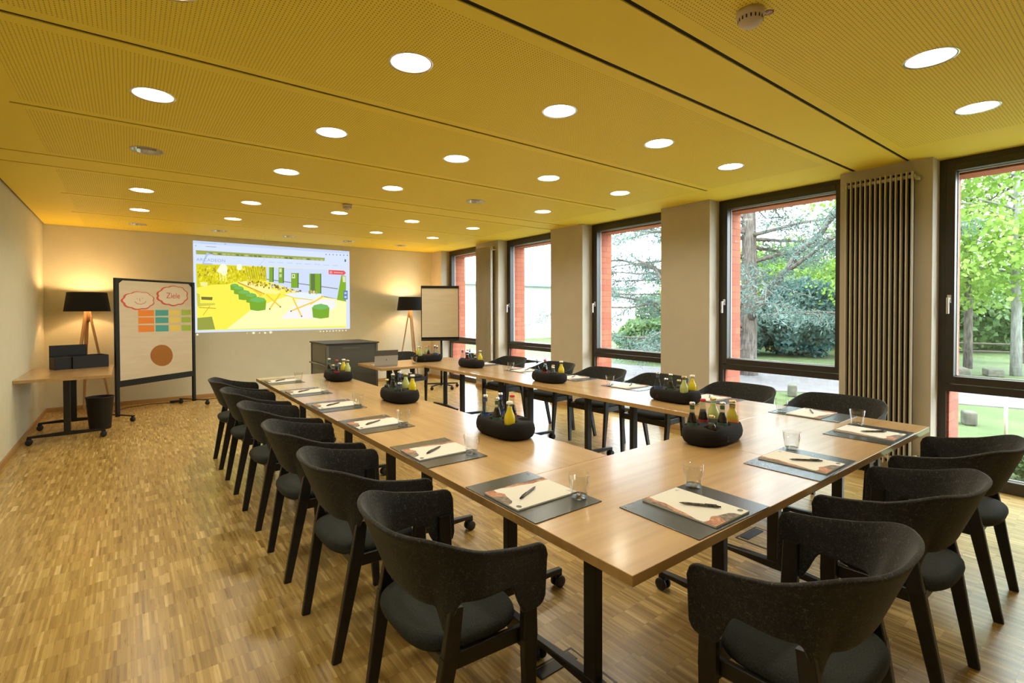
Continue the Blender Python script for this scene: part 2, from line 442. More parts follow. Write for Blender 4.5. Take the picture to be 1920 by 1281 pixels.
# windows
def window(n, y0, y1):
    r = bpy.data.objects.new(f'window_{n}', None); COL.objects.link(r); r.location = (XF, (y0+y1)/2, 0); r['kind'] = 'structure'
    a, c = y0-(y0+y1)/2, y1-(y0+y1)/2
    f = MB(); d = .085; fwid = .055
    f.box((0, a, 0), (d, a+fwid, H)); f.box((0, c-fwid, 0), (d, c, H))
    f.box((0, a+fwid, H-.075), (d, c-fwid, H)); f.box((0, a+fwid, 0), (d, c-fwid, .05)); f.box((0, a+fwid, .765), (d, c-fwid, .825))
    f.box((0.0, a+fwid, .05), (d, c-fwid, .095), 0)
    f.build('window_frame', M_FRAME, r)
    sx = -.012; s_ = MB(); w_ = .06; ya, yb, za, zb = a+.045, c-.045, .832, H-.045
    s_.box((sx, ya, za), (d-.01, ya+w_, zb), bev=.004); s_.box((sx, yb-w_, za), (d-.01, yb, zb), bev=.004)
    s_.box((sx, ya+w_, zb-w_), (d-.01, yb-w_, zb), bev=.004); s_.box((sx, ya+w_, za), (d-.01, yb-w_, za+.062), bev=.004)
    so = s_.build('sash', M_FRAME, r)
    t = MB(); ti = .006
    for (p, q, e, g_) in ((ya+w_, yb-w_, za+.062, zb-w_), (a+fwid, c-fwid, .095, .765)):
        X = d-.022
        t.box((X, p, e), (X+.014, p+ti, g_)); t.box((X, q-ti, e), (X+.014, q, g_)); t.box((X, p, g_-ti), (X+.014, q, g_)); t.box((X, p, e), (X+.014, q, e+ti))
    t.build('glazing_bead', M_GASKET, r)
    MB().box((.072, ya+w_-.004, za+.058), (.076, yb-w_+.004, zb-w_+.004)).build('pane', M_PANE, r)
    MB().box((.072, a+fwid-.004, .091), (.076, c-fwid+.004, .769)).build('pane', M_PANE, r)
    h = MB(); hy = yb-.028; hz = 1.54
    h.box((sx-.008, hy-.014, hz-.035), (sx, hy+.014, hz+.035), bev=.003); h.lathe([(.009, 0), (.009, .045)], 10, M=Matrix.Translation((sx-.006, hy, hz)) @ Matrix.Rotation(-pi/2, 4, 'Y'))
    h.box((sx-.058, hy-.010, hz-.125), (sx-.044, hy+.010, hz+.012), bev=.004)
    h.build('handle', M_CHROME, so)
    return r
for i, (a, c) in enumerate(WINDOWS): window(i+1, a, c)

# ================================================================== RADIATORS
def radiator(y0, y1, label):
    n = 14; t = thing('radiator', label, 'radiator', (4.12, (y0+y1)/2, 0), 0, 'tall tube radiators on the pillars')
    L = y1-y0; b = MB()
    for k in range(n):
        yy = -L/2+(k+.5)*L/n; w_ = .0055
        b.box((-.03, yy-w_, .13), (.02, yy+w_, 2.60), bev=.003)
    b.build('tube', M_RAD, t)
    h = MB()
    for z in (.18, 2.56): h.tube([(.0, -L/2, z), (.0, L/2, z)], .016, 10)
    h.box((.018, -L/2+.01, .14), (.022, L/2-.01, 2.60), 1)  # dark sheet behind the tubes stands in for the shade between them
    h.build('header_pipe_gap_shade', [M_RAD, M_DARK], t)
    for z in (.22, 2.54):
        for yy in (-L/2-.012, L/2+.012):
            br = MB(); br.tube([(.0, yy*1.0, z), (.079, yy, z)], .009, 8); br.lathe([(.016, 0), (.016, .02)], 10, M=Matrix.Translation((-.012, yy, z)) @ Matrix.Rotation(pi/2, 4, 'Y')); br.build('bracket', M_RAD, t)
radiator(.405, .92, 'tall beige tube radiator on the nearest pillar between the two nearest windows')
radiator(6.47, 6.98, 'tall beige tube radiator on the pillar nearest the flipchart')

# ================================================================== DOWNLIGHTS
OFF = {(3, 0), (3, 3)} | {(6, k) for k in range(5)}
def make_downlight(on):
    t = thing('downlight', '', 'ceiling light')
    MB().lathe([(.100, .0), (.110, -.004), (.112, -.001), (.112, .0)], 32, caps=False).build('trim_ring', M_WHITEP if not on else M_REFL, t)
    MB().lathe([(.0995, -.001), (.094, .03), (.07, .075), (.055, .09)], 32, caps=False).build('reflector', M_REFLLIT if on else M_REFL, t)
    b = MB()
    for s_ in (-1, 1): b.tube([(-.062, s_*.026, .030), (.062, s_*.026, .030)], .019, 10)
    b.lathe([(.060, .084), (.060, .086)], 24)
    b.build('lamp_tube', M_BULB if on else M_BULBOFF, t)
    return t
DL_ON, DL_OFF = make_downlight(True), make_downlight(False)
RN = ['nearest the camera', 'second from the camera', 'third from the camera', 'fourth from the camera', 'fifth from the camera', 'sixth from the camera', 'nearest the projected screen wall']
CN = ['leftmost', 'second from left', 'middle one', 'second from the windows', 'closest to the windows']
for j, y in enumerate(LROWS):
    for i, x in enumerate(LX):
        if j == 0 and i < 3: continue
        on = (j, i) not in OFF
        place(DL_ON if on else DL_OFF, (x, y, H), 0, f'{"lit" if on else "unlit"} round recessed ceiling downlight, row {RN[j]}, {CN[i]}', 'round downlights in the yellow ceiling')
for j, y in enumerate(LROWS):
    for i, x in enumerate(LX):
        if (j, i) in OFF: continue
        s_ = lamp('downlight_beam', 'SPOT', (x, y, H-.012), SPOT_POWER, (1, .90, .69), spot_size=R(150), spot_blend=.6, shadow_soft_size=.06)

# ================================================================== TABLES
def make_table(axis_long='y'):
    t = thing('conference_table', '', 'table')
    MB().box((-.399, -.699, ZT-.032), (.399, .699, ZT), bev=.002).build('tabletop', M_TOP, t)
    for s_ in (-1, 1):
        y = s_*.43
        c = MB(); c.box((-.03, y-.02, .085), (.03, y+.02, ZT-.055), bev=.004); c.build('leg', M_METAL, t)
        f = MB(); f.bar((-.33, y, .085), (0, y, .092), .03, .02, .045, .045, upv=(0, 0, 1)); f.bar((0, y, .092), (.33, y, .085), .045, .045, .03, .02, upv=(0, 0, 1))
        fo = f.build('foot_bar', M_METAL, t)
        for q in (-1, 1):
            k = MB(); Mx = Matrix.Translation((q*.315, y, .032)) @ Matrix.Rotation(pi/2, 4, 'X')
            for e in (-.018, .018): k.lathe([(.012, e-.009), (.028, e-.009), (.031, e-.006), (.031, e+.006), (.028, e+.009), (.012, e+.009)], 16, M=Mx)
            k.lathe([(.008, -.02), (.008, .02)], 8, M=Mx); k.box((q*.315-.02, y-.012, .05), (q*.315+.02, y+.012, .078), bev=.004)
            k.build('caster', M_RUBBER, fo)
        p = MB(); p.box((-.30, y-.03, ZT-.055), (.30, y+.03, ZT-.033), bev=.003); p.build('support_rail', M_METAL, t)
    MB().box((-.02, -.41, ZT-.075), (.02, .41, ZT-.045), bev=.002).build('beam', M_METAL, t)
    return t
TAB = make_table()
TG = 'oak topped conference tables of the meeting block'
for i, (yc, w_) in enumerate([(1.5, 'between the nearest row and the middle'), (2.9, 'the middle one of its side'), (4.3, 'the far one beside the grey cart')]):
    place(TAB, (.4, yc, 0), 0, f'oak table on the left side of the block, {w_}', TG)
place(TAB, (.7, .4, 0), pi/2, 'oak table at the near left corner of the block, closest to the camera', TG)
place(TAB, (2.1, .4, 0), pi/2, 'oak table at the near right corner of the block, beside the big radiator', TG)
for i, (yc, w_) in enumerate([(1.5, 'next to the near right corner'), (2.9, 'the middle one along the windows'), (4.3, 'the far one before the end table')]):
    place(TAB, (2.4, yc, 0), 0, f'oak table on the window side of the block, {w_}', TG)
place(TAB, (2.1, 5.4, 0), pi/2, 'oak table closing the far end of the block, with the laptop on it', TG)
st = place(TAB, (-1.6265, 7.05, 0), 0, 'single oak table on casters against the left wall, black box on top', TG)

# ================================================================== CHAIRS
def sst(x, a, b):
    x = max(0, min(1, (x-a)/(b-a))); return x*x*(3-2*x)
def make_chair():
    t = thing('armchair', '', 'chair')
    # right half of the plan curve: arm front -> middle of the back, mirrored
    half = []
    A, B, e = .302, .250, 2/2.5
    for k in range(23): half.append(('s', .22-.01*k, 0))
    for k in range(1, 41):
        half.append(('c', 0, 90*k/40))
    def prof(q):
        kind, y, th = q
        if kind == 's': x = A-.003+.006*(.22-y)/.22*.5; p = Vector((x, y)); nrm = Vector((1, 0))
        else:
            a_ = R(th); cx, sx = max(cos(a_), 0)**e, sin(a_)**e
            p = Vector((A*cx, -B*sx)); nrm = Vector((max(cos(a_), 1e-4)**(2-e)/A, -sin(a_)**(2-e)/B)).normalized()
        zt = .714+.089*sst(th if kind == 'c' else -30*(y/.22), -30, 48)
        f = .22-y if kind == 's' else 9
        r_ = .045
        if f < r_: zt -= r_-math.sqrt(max(0, r_*r_-(r_-f)**2))
        if kind == 's':
            if f <= .105: zb = .498+.03*sst(f, .085, .105)
            else: zb = .528+.076*math.sin(min(1, (f-.105)/.045)*pi/2)
            if f < .035: zb += .035-math.sqrt(max(0, .035**2-(.035-f)**2))
        else:
            arch, tip, back = .604, .478, .562
            if th < 29: zb = arch+(tip-arch)*sst(th, 14, 29)**1.2
            elif th < 33: zb = tip
            else: zb = tip+(back-tip)*sst(th, 33, 46)+.012*sst(th, 60, 90)
        off = .020+.085*sst(th, 0, 45)
        return p, nrm, zt, zb, off
    NV = 14; cols = []
    for q in half:
        p, nrm, zt, zb, off = prof(q); c = []
        for j in range(NV+1):
            z = zt+(zb-zt)*j/NV; dz = (zt-z)
            inn = off*(dz/.27)**1.0
            if dz < .03: inn -= .004*(1-dz/.03)
            c.append((p.x-nrm.x*inn, p.y-nrm.y*inn, z))
        cols.append(c)
    full = cols+[[(-x, y, z) for x, y, z in c] for c in reversed(cols[:-1])]
    b = MB(); n = NV+1
    vs = [v for c in full for v in c]; fs = []
    for i in range(len(full)-1):
        for j in range(NV): fs.append((i*n+j, i*n+j+1, (i+1)*n+j+1, (i+1)*n+j))
    b.add(vs, fs, 0, True)
    sh = b.build('backrest', M_FELT, t)
    md = sh.modifiers.new('s', 'SOLIDIFY'); md.thickness = .015; md.offset = 0
    mb = sh.modifiers.new('b', 'BEVEL'); mb.width = .0045; mb.segments = 2; mb.limit_method = 'ANGLE'; mb.angle_limit = R(50)
    baked(sh)
    for pl in sh.data.polygons: pl.use_smooth = True
    # seat pad: rounded plan, rounded edge
    def plan(s_, k=40):
        pts = []
        for i in range(k):
            a_ = 2*pi*i/k; c_, q = cos(a_), sin(a_)
            x = .228*s_*math.copysign(abs(c_)**.62, c_); y = .195*s_*math.copysign(abs(q)**.62, q)
            x *= 1+.05*(y/.2)
            pts.append((x, y+.0))
        return pts
    rings = []
    for s_, z in ((.94, .424), (.985, .429), (1.0, .439), (.99, .452), (.955, .461), (.86, .467), (.55, .463), (.2, .460)):
        rings.append([(x, y+.012, z) for x, y in plan(s_)])
    MB().loft(rings, 0, True).build('seat', M_SEAT, t)
    rings = [[(x, y+.012, z) for x, y in plan(s_)] for s_, z in ((.60, .408), (.9, .414), (.96, .424))]
    fr = MB().loft(rings, 0, True)
    fr.box((-.215, -.128, .398), (.215, -.106, .430), 0); fr.box((-.235, .165, .375), (.235, .19, .43), 1)
    for s_ in (-1, 1): fr.bar((s_*.222, -.11, .405), (s_*.242, .175, .405), .02, .05, .02, .05, upv=(0, 0, 1), mi=1)
    fr.build('seat_frame', [M_BROWNP, M_BLACKW], t)
    for s_ in (-1, 1):
        l = MB(); l.bar((s_*.272, .165, .62), (s_*.268, .168, .40), .022, .05, .03, .058); l.bar((s_*.268, .168, .41), (s_*.248, .185, 0), .03, .056, .026, .032)
        l.prism([(.14, .375), (.19, .375), (.19, .44), (.17, .44)], 0, .02, M=Matrix(((0, 0, s_, s_*.24), (1, 0, 0, 0), (0, 1, 0, 0), (0, 0, 0, 1))))
        l.build('leg', M_BLACKW, t)
        l = MB(); l.bar((s_*.230, -.082, .57), (s_*.234, -.108, .42), .020, .045, .028, .054); l.bar((s_*.234, -.108, .43), (s_*.212, -.188, 0), .028, .054, .024, .036)
        l.build('leg', [M_BLACKW, M_BROWNP], t)
    return t
CH = make_chair()
YL = [.648, 1.41, 2.20, 2.98, 3.82, 4.61]
YR = [.60, 1.36, 2.17, 2.92, 3.70, 4.62]
XNR = [.55, 1.43, 2.335]
SEATS = []
cornL = ['nearest the camera', 'second from the camera', 'third from the camera', 'fourth from the camera', 'fifth from the camera', 'farthest one']
cornR = ['closest to the radiator', 'second from the radiator', 'third from the radiator', 'fourth from the radiator', 'fifth from the radiator', 'farthest one']
cornN = ['at the left end', 'in the middle', 'at the right end']
CG = 'black felt armchairs around the tables'
jit = [0, .01, -.008, .012, .0, -.01]
for k, y in enumerate(YL):
    place(CH, (-.22, y+jit[k], 0), -pi/2+jit[k]*1.5, f'black felt armchair on the left side of the tables, {cornL[k]}', CG)
for k, x in enumerate(XNR):
    place(CH, (x, -.22, 0), jit[k+1], f'black felt armchair on the short near side, {cornN[k]}', CG)
for k, y in enumerate(YR):
    place(CH, (3.02, y, 0), pi/2+jit[k], f'black felt armchair on the window side, {cornR[k]}', CG)
place(CH, (2.30, 6.22, 0), pi+R(12), 'black felt armchair behind the far end table and laptop', CG)

# ================================================================== PLACE SETTINGS
def make_mat():
    b = MB(); b.box((-.22, 0, 0), (.22, .325, .003), bev=.001)
    o = b.build('desk_mat', M_MAT); tag(o, '', 'desk mat')
    l = MB()
    l.box((-.003, -.002, 0), (.003, .0, .0002)); l.tube([(-.016, .004, 0), (-.004, 0, 0), (-.004, .014, 0)], .0008, 4); l.tube([(.004, -.004, 0), (.016, -.004, 0), (.016, .006, 0)], .0008, 4)
    lo = l.build('logo', M_WHITEINK, o); lo.location = (-.195, .30, .0031)
    return o
def make_pad():
    b = MB(); b.box((-.105, 0, 0), (.105, .297, .006), bev=.0005)
    o = b.build('writing_pad', M_PAPER); tag(o, '', 'writing pad')
    z = .0061
    p = MB()
    left = [(-.105, .297), (-.068, .297), (-.074, .25), (-.070, .22), (-.083, .17), (-.090, .12), (-.105, .075)]
    bot = [(-.105, 0), (-.105, .045), (-.08, .04), (-.045, .055), (-.02, .045)]
    bot2 = [(-.105+.06, 0), (-.02, .045), (.03, .034), (.045, .02), (.05, .0)]
    p.prism(list(reversed(left)), z, z+.0003, 0); p.prism(list(reversed(bot))[::-1][::-1]+[(-.045, 0)], z, z+.0003, 0); p.prism(bot2, z, z+.0003, 1)
    p.prism([(-.105, .297), (-.085, .297), (-.09, .2), (-.105, .16)], z+.0002, z+.0005, 1)
    p.build('printed_edge', [M_PRINT1, M_PRINT2], o)
    l = MB(); l.lathe([(.012, z), (.012, z+.0003)], 20, M=Matrix.Translation((.085, .022, 0)) @ Matrix.Diagonal((1, .8, 1, 1)))
    l.build('emblem', M_INK, o)
    l = MB(); l.box((.066, .272, z), (.090, .2735, z+.0003)); l.tube([(.076, .277, z), (.078, .284, z), (.082, .277, z)], .0005, 4)
    l.build('logo', M_INK, o)
    return o
def make_pen():
    t = thing('ballpoint_pen', '', 'pen')
    M0 = Matrix.Translation((0, 0, .005)) @ Matrix.Rotation(pi/2, 4, 'Y')
    MB().lathe([(.0008, -.068), (.003, -.058), (.0045, -.045), (.005, 0), (.0048, .05), (.0042, .066)], 12, M=M0).build('barrel', M_PEN, t)
    MB().box((.02, -.0015, .0095), (.06, .0015, .0115), bev=.0005).build('clip', M_PLASTIC, t)
    MB().lathe([(.003, .066), (.003, .074)], 8, M=M0).build('push_button', M_PLASTIC, t)
    return t
def make_tumbler():
    b = MB(); b.lathe([(.0, .0), (.028, .0), (.031, .003), (.042, .092), (.0405, .092), (.030, .014), (.0, .013)], 28, caps=False)
    o = b.build('water_glass', M_GLASS); tag(o, '', 'glass')
    MB().lathe([(.0, .0135), (.026, .0135), (.027, .004), (.024, .002), (.0, .002)], 20, caps=False).build('glass_base', M_CHROMEG, o)
    return o
M_CHROMEG = glass('thick_glass_base', (.8, .82, .8), 2.2, .05)
MATP, PADP, PENP, GLP = make_mat(), make_pad(), make_pen(), make_tumbler()
def setting(x, y, rz, where, glass_on=True, pen_rz=None, rnd=0, mat_on=True, padoff=(0, 0), gl=(.185, .285)):
    Mr = Matrix.Rotation(rz, 3, 'Z')
    def P(u, v, z): q = Mr @ Vector((u, v, 0)); return (x+q.x, y+q.y, z)
    place(MATP, P(0, .004, ZT+.0003), rz+R(rnd), f'dark slate desk mat {where}', 'desk mats laid at each seat')
    place(PADP, P(.0+padoff[0], .018+padoff[1], ZT+.0038), rz+R(rnd*.5), f'white writing pad with rust print {where}', 'writing pads on the desk mats')
    place(PENP, P(.005+padoff[0], .15, ZT+.0105), rz+(R(-56) if pen_rz is None else R(pen_rz)), f'black ballpoint pen on the pad {where}', 'pens lying on the writing pads')
    if glass_on:
        place(GLP, P(gl[0], gl[1], ZT+.0036), rz+.3, f'empty water glass {where}', 'water glasses on the tables')
prs = [-68, -62, -66, -64, -60, -58]
for k, y in enumerate([.63, 1.38, 2.165, 2.94, 3.73, 4.58]):
    setting(0.0, y, -pi/2, f'on the left side, {cornL[k]}', True, -154+90+prs[k]+68+ (0), rnd=[0, -1.5, 1, -1, .5, 0][k], gl=(.145, .285) if k else (.145, .285))
for k, x in enumerate(XNR):
    setting([.55, 1.425, 2.315][k], 0.0, 0, f'on the short near side, {cornN[k]}', True, [-55, -48, -42][k], rnd=[-1, 1.5, .5][k], padoff=(0, 0), gl=(.18, .285))
for k, y in enumerate([.60, 1.36, 2.16, 2.92, 3.70, 4.62]):
    setting(2.8, y, pi/2, f'on the window side, {cornR[k]}', k in (0, 2, 4), -60, rnd=[1, -1, .5, 0, 1, 0][k], gl=(.15, .27))
place(GLP, (1.97, 5.25, ZT+.0002), 0, 'empty water glass standing between the laptop and far caddy', 'water glasses on the tables')

# ================================================================== DRINKS CADDIES AND BOTTLES
HOLES = [(u, v) for u in (-.119, 0, .119) for v in (-.055, .055)]
def make_caddy():
    t = MB(); N = 56; rings = []
    def ring(s_, z, o_=0):
        pts = []
        for i in range(N):
            a = 2*pi*i/N; c_, q = cos(a), sin(a)
            pts.append(((.206*s_+o_)*math.copysign(abs(c_)**.72, c_), (.124*s_+o_)*math.copysign(abs(q)**.80, q), z))
        return pts
    for o_, z in ((-.045, .0), (-.028, .002), (-.012, .012), (-.003, .028), (0, .05), (-.004, .072), (-.010, .088), (-.022, .096), (-.04, .099), (-.08, .0995)): rings.append(ring(1, z, o_))
    o = t.loft(rings, 0, True).build('drinks_caddy', M_BOWL)
    tag(o, '', 'drinks caddy')
    c = MB()
    for (u, v) in HOLES: c.lathe([(.040, .022), (.043, .13)], 24, M=Matrix.Translation((u, v, 0)))
    co = c.build('cutter', M_BOWL)
    md = o.modifiers.new('b', 'BOOLEAN'); md.object = co; md.operation = 'DIFFERENCE'; md.solver = 'EXACT'; baked(o); bpy.data.objects.remove(co)
    l = MB()
    l.tube([(-.008, 0, -.010), (0, 0, .010), (.008, 0, -.010)], .0016, 6); l.box((-.010, -.001, -.015), (.010, .001, -.0125))
    lo = l.build('logo', M_RUST, o); lo.location = (-.075, -.1235, .045)
    return o
CAD = make_caddy()
LIQ = dict(cola=mat('cola', (.018, .006, .005), .15), juice=mat('orange_juice', (.95, .68, .015), .3), lemon=mat('lemonade', (.62, .62, .22), .25), water=None, apple=mat('apple_spritzer', (.72, .52, .06), .25), pink=mat('red_drink', (.16, .01, .015), .2))
CAPC = dict(red=mat('cap_red', (.55, .02, .02), .35), silver=M_CHROME, white=mat('cap_white', (.8, .76, .68), .4), gold=mat('cap_gold', (.6, .45, .18), .3, .8), blue=mat('cap_navy', (.03, .05, .14), .35))
LBL = dict(red=mat('label_red', (.30, .02, .02), .5), blue=mat('label_blue', (.06, .10, .28), .5), white=mat('label_white', (.7, .7, .65), .5), orange=mat('label_orange', (.85, .25, .02), .5), green=mat('label_green', (.05, .12, .06), .5))
PROF = dict(
    slim=[(.024, 0), (.0265, .004), (.0265, .085), (.024, .105), (.0145, .135), (.0115, .155), (.0115, .183), (.013, .185), (.013, .190)],
    cola=[(.024, 0), (.0265, .005), (.0245, .04), (.0255, .07), (.0265, .085), (.021, .12), (.014, .15), (.0115, .172), (.0115, .186), (.013, .188), (.013, .193)],
    round=[(.028, 0), (.0325, .006), (.0325, .095), (.030, .112), (.019, .135), (.0155, .150), (.015, .175), (.0165, .178), (.0165, .184)],
    short=[(.022, 0), (.025, .004), (.025, .065), (.020, .085), (.013, .10), (.012, .128), (.0135, .13), (.0135, .134)])
def make_bottle(shape, liquid, cap, label, word):
    t = thing('bottle', '', 'bottle')
    pr = PROF[shape]
    MB().lathe([(0, 0)]+pr+[(0, pr[-1][1])], 20, caps=False).build('glass_body', M_BGLASS, t)
    top = pr[-1][1]
    if LIQ[liquid]:
        fill = top*(.86 if shape == 'round' else .72)
        ins = [(max(.001, r_-.0022), max(z, .004)) for r_, z in pr if z < fill]
        # interpolate the level
        for (r0, z0), (r1, z1) in zip(pr, pr[1:]):
            if z0 < fill <= z1: ins.append((r0+(r1-r0)*(fill-z0)/(z1-z0)-.0022, fill))
        MB().lathe(ins, 18).build('liquid', LIQ[liquid], t)
    rc = pr[-1][0]+.0022
    MB().lathe([(rc, top-.008), (rc, top+.001), (rc-.003, top+.004), (0.001, top+.0045)], 16, caps=False).build('cap', CAPC[cap], t)
    if label:
        r_ = max(q for q, z in pr if z < .1)+.0006
        lo, hi = (.035, .085) if shape != 'short' else (.02, .055)
        MB().lathe([(r_, lo), (r_, hi)], 20, caps=False).build('paper_label', LBL[label], t)
        if shape == 'slim' or shape == 'round':
            MB().lathe([(.0162 if shape == 'round' else .0122, top-.035), (.0172 if shape == 'round' else .0128, top-.018)], 14, caps=False).build('neck_label', LBL[label] if shape == 'slim' else CAPC['gold'], t)
    t['word'] = word; 
    return t
BT = dict(
    W=make_bottle('slim', 'water', 'silver', 'blue', 'clear water bottle'),
    C=make_bottle('cola', 'cola', 'red', 'red', 'cola bottle'),
    J=make_bottle('round', 'juice', 'white', None, 'yellow juice bottle'),
    L=make_bottle('round', 'lemon', 'gold', None, 'pale lemonade bottle'),
    S=make_bottle('short', 'water', 'silver', 'white', 'small clear tonic bottle'),
    D=make_bottle('slim', 'cola', 'silver', 'green', 'dark soda bottle'),
    A=make_bottle('round', 'apple', 'gold', 'orange', 'amber spritzer bottle'),
    G=make_bottle('short', 'cola', 'gold', 'green', 'small dark bottle'))
WORD = {k: v['word'] for k, v in BT.items()}
for v in BT.values(): del v['word']
HN = ['left end, front hole', 'left end, back hole', 'middle, front hole', 'middle, back hole', 'right end, front hole', 'right end, back hole']
HS = ['far end, left hole', 'far end, right hole', 'middle, left hole', 'middle, right hole', 'near end, left hole', 'near end, right hole']
# (x, y, rz, caddy description, six bottle codes for holes (-u,-v),(-u,+v),(0,-v),(0,+v),(+u,-v),(+u,+v)); '.' = empty hole
CADS = [
    (.655, 1.455, -pi/2, 'nearest on left tables', 'WWDCJ.', 'C'),
    (.64, 2.84, -pi/2, 'middle on left tables', 'GWDLSJ', 'C'),
    (.65, 4.33, -pi/2, 'farthest on left tables', 'DSGJCL', 'C'),
    (1.47, .64, R(4), 'on near table row', 'GDDCAL', 'C'),
    (2.33, 1.47, -pi/2, 'nearest on window side', 'WSDGLJ', 'C'),
    (2.27, 2.88, -pi/2, 'middle on window side', 'WDCGSJ', 'C'),
    (2.36, 4.45, -pi/2, 'farthest on window side', 'WDCG.J', 'C'),
    (2.26, 5.42, R(-12), 'beside the laptop', 'LJCLWW', 'C')]
for (x, y, rz, wh, codes, _) in CADS:
    place(CAD, (x, y, ZT+.0005), rz, f'oval charcoal drinks caddy full of bottles, {wh}', 'oval drinks caddies on the tables')
    for h, c_ in enumerate(codes):
        if c_ == '.': continue
        u, v = HOLES[h]; q = Matrix.Rotation(rz, 3, 'Z') @ Vector((u, v, 0))
        z = .024 if c_ != 'J' else .024
        place(BT[c_], (x+q.x, y+q.y, ZT+.0005+z), random.uniform(0, 6), f'{WORD[c_]}, {(HS if rz < -1 else HN)[h]} of caddy {wh}', 'bottles standing in the drinks caddies')

# ================================================================== LAPTOP
t = thing('laptop', 'silver laptop standing open on the far end table, lid towards camera', 'laptop', (1.55, 5.20, ZT+.0005), R(-7))
MB().box((-.15, 0, 0), (.15, .21, .014), bev=.003).build('keyboard_base', M_SILVER, t)
lid = MB(); lid.box((-.15, -.006, 0), (.15, 0, .125), 0); lid.box((-.15, -.006, .125), (.15, 0, .195), 1)  # upper band paints a dark reflection across the silver lid
lo = lid.build('lid', [M_SILVER, M_SILVERD], t); lo.location = (0, .0, .014); lo.rotation_euler = (R(6), 0, 0)
l = MB(); l.lathe([(.008, 0), (.008, .0006)], 16, M=Matrix.Translation((0, -.0066, .07)) @ Matrix.Rotation(pi/2, 4, 'X')); l.build('logo', M_CARTF, lo)
b = MB(); b.tube([(.0, 0, .012), (.08, .02, .0), (.16, -.01, .006), (.23, .02, .0)], .003, 6)

# ================================================================== GREY SERVICE CART
t = thing('service_cart', 'tall dark grey service cart standing behind the left tables under the screen', 'cart', (1.435, 6.44, 0), 0)
W_, D_, HC = .365, .375, 1.005
b = MB()
for sx in (-1, 1):
    for sy in (-1, 1): b.box((sx*W_-(.03 if sx > 0 else 0), sy*D_-(.03 if sy > 0 else 0), .11), (sx*W_+(.03 if sx < 0 else 0), sy*D_+(.03 if sy < 0 else 0), HC-.02), bev=.004)
b.box((-W_, -D_, .09), (W_, D_, .13), bev=.004)
b.build('corner_frame', M_CARTF, t)
MB().box((-W_+.028, -D_+.012, .13), (W_-.028, D_-.012, HC-.02)).build('front_panel', M_CART, t)
b = MB(); b.box((-W_+.012, -D_+.03, .5), (-W_+.03, D_-.03, HC-.02), 0); 
b.box((-W_+.008, -D_+.06, .62), (-W_+.012, D_-.06, .70), 1); b.box((-W_+.008, -D_+.06, .16), (-W_+.012, D_-.06, .58), 1)
b.box((-W_+.012, -D_+.03, .13), (-W_+.03, D_-.03, .5), 0)
b.box((-W_+.006, -D_+.07, .72), (-W_+.012, D_-.07, .94), 1)
b.build('side_door', [M_CARTF, M_CART], t)
b = MB(); b.tube([(-W_-.02, -D_+.02, .70), (-W_-.02, D_-.02, .70)], .012, 10); b.tube([(-W_-.02, -D_+.04, .70), (-W_+.01, -D_+.04, .70)], .009, 8); b.tube([(-W_-.02, D_-.04, .70), (-W_+.01, D_-.04, .70)], .009, 8)
b.build('handle', M_CARTF, t)
b = MB(); b.box((-W_-.015, -D_-.015, HC-.02), (W_+.015, D_+.015, HC), bev=.004); b.build('worktop', M_CARTG, t)
b = MB(); b.box((-.14, -D_+.0105, .925), (.10, -D_+.0125, .94)); b.build('slot_trim', M_CARTF, t)
b = MB(); b.lathe([(.018, 0), (.018, .03)], 12, M=Matrix.Translation((W_, -D_+.10, .53)) @ Matrix.Rotation(pi/2, 4, 'Y')); b.build('knob', M_PLASTIC, t)
for sx in (-1, 1):
    for sy in (-1, 1):
        b = MB(); Mx = Matrix.Translation((sx*(W_-.06), sy*(D_-.06), .045)) @ Matrix.Rotation(pi/2, 4, 'X'); b.lathe([(.02, -.015), (.045, -.015), (.045, .015), (.02, .015)], 16, M=Mx); b.box((sx*(W_-.06)-.02, sy*(D_-.06)-.02, .05), (sx*(W_-.06)+.02, sy*(D_-.06)+.02, .092))
        b.build('caster', M_RUBBER, t)

# ================================================================== FLOOR LAMPS
def make_lamp():
    t = thing('floor_lamp', '', 'floor lamp')
    zt, zb = 1.725, 1.455
    b = MB(); b.lathe([(.262, zb), (.225, zt)], 40, caps=False); b.build('lamp_shade', M_SHADE, t)
    b = MB(); b.lathe([(.260, zb+.001), (.223, zt-.001)], 40, caps=False); b.build('shade_lining', M_SHADEIN, t)
    for k in range(3):
        a = R(90+120*k+15); d = Vector((cos(a), sin(a), 0))
        l = MB(); l.bar(d*.018+Vector((0, 0, 1.47)), d*.27, .020, .050, .022, .022, upv=d.cross(Vector((0, 0, 1)))); l.build('leg', M_LEGW, t)
    MB().lathe([(.022, 1.30), (.03, 1.36), (.03, 1.46)], 12).build('hub', M_LEGW, t)
    MB().lathe([(.012, 1.46), (.018, 1.50), (.018, 1.53)], 12).build('socket', M_PLASTIC, t)
    MB().lathe([(.015, 1.53), (.03, 1.56), (.034, 1.59), (.025, 1.62), (.003, 1.632)], 16).build('bulb', emis_w, t)
    b = MB()
    for k in range(3):
        a = 2*pi*k/3; b.tube([(cos(a)*.016, sin(a)*.016, 1.515), (cos(a)*.24, sin(a)*.24, 1.60)], .0025, 5)
    b.build('shade_ring', M_METAL, t)
    return t
emis_w = emis('warm_bulb', (1, .62, .28), 25)
LMP = make_lamp()
for (x, y, lb) in ((-1.53, 8.50, 'tripod floor lamp with black shade in the left corner behind the black box'), (3.50, 8.50, 'tripod floor lamp with black shade in the right corner beside the flipchart')):
    place(LMP, (x, y, 0), 0 if x < 0 else R(40), lb, 'oak tripod floor lamps against the screen wall')
    q = lamp('floor_lamp_light', 'POINT', (x, y, 1.672), LAMP_POWER, (1, .60, .27), shadow_soft_size=.03)
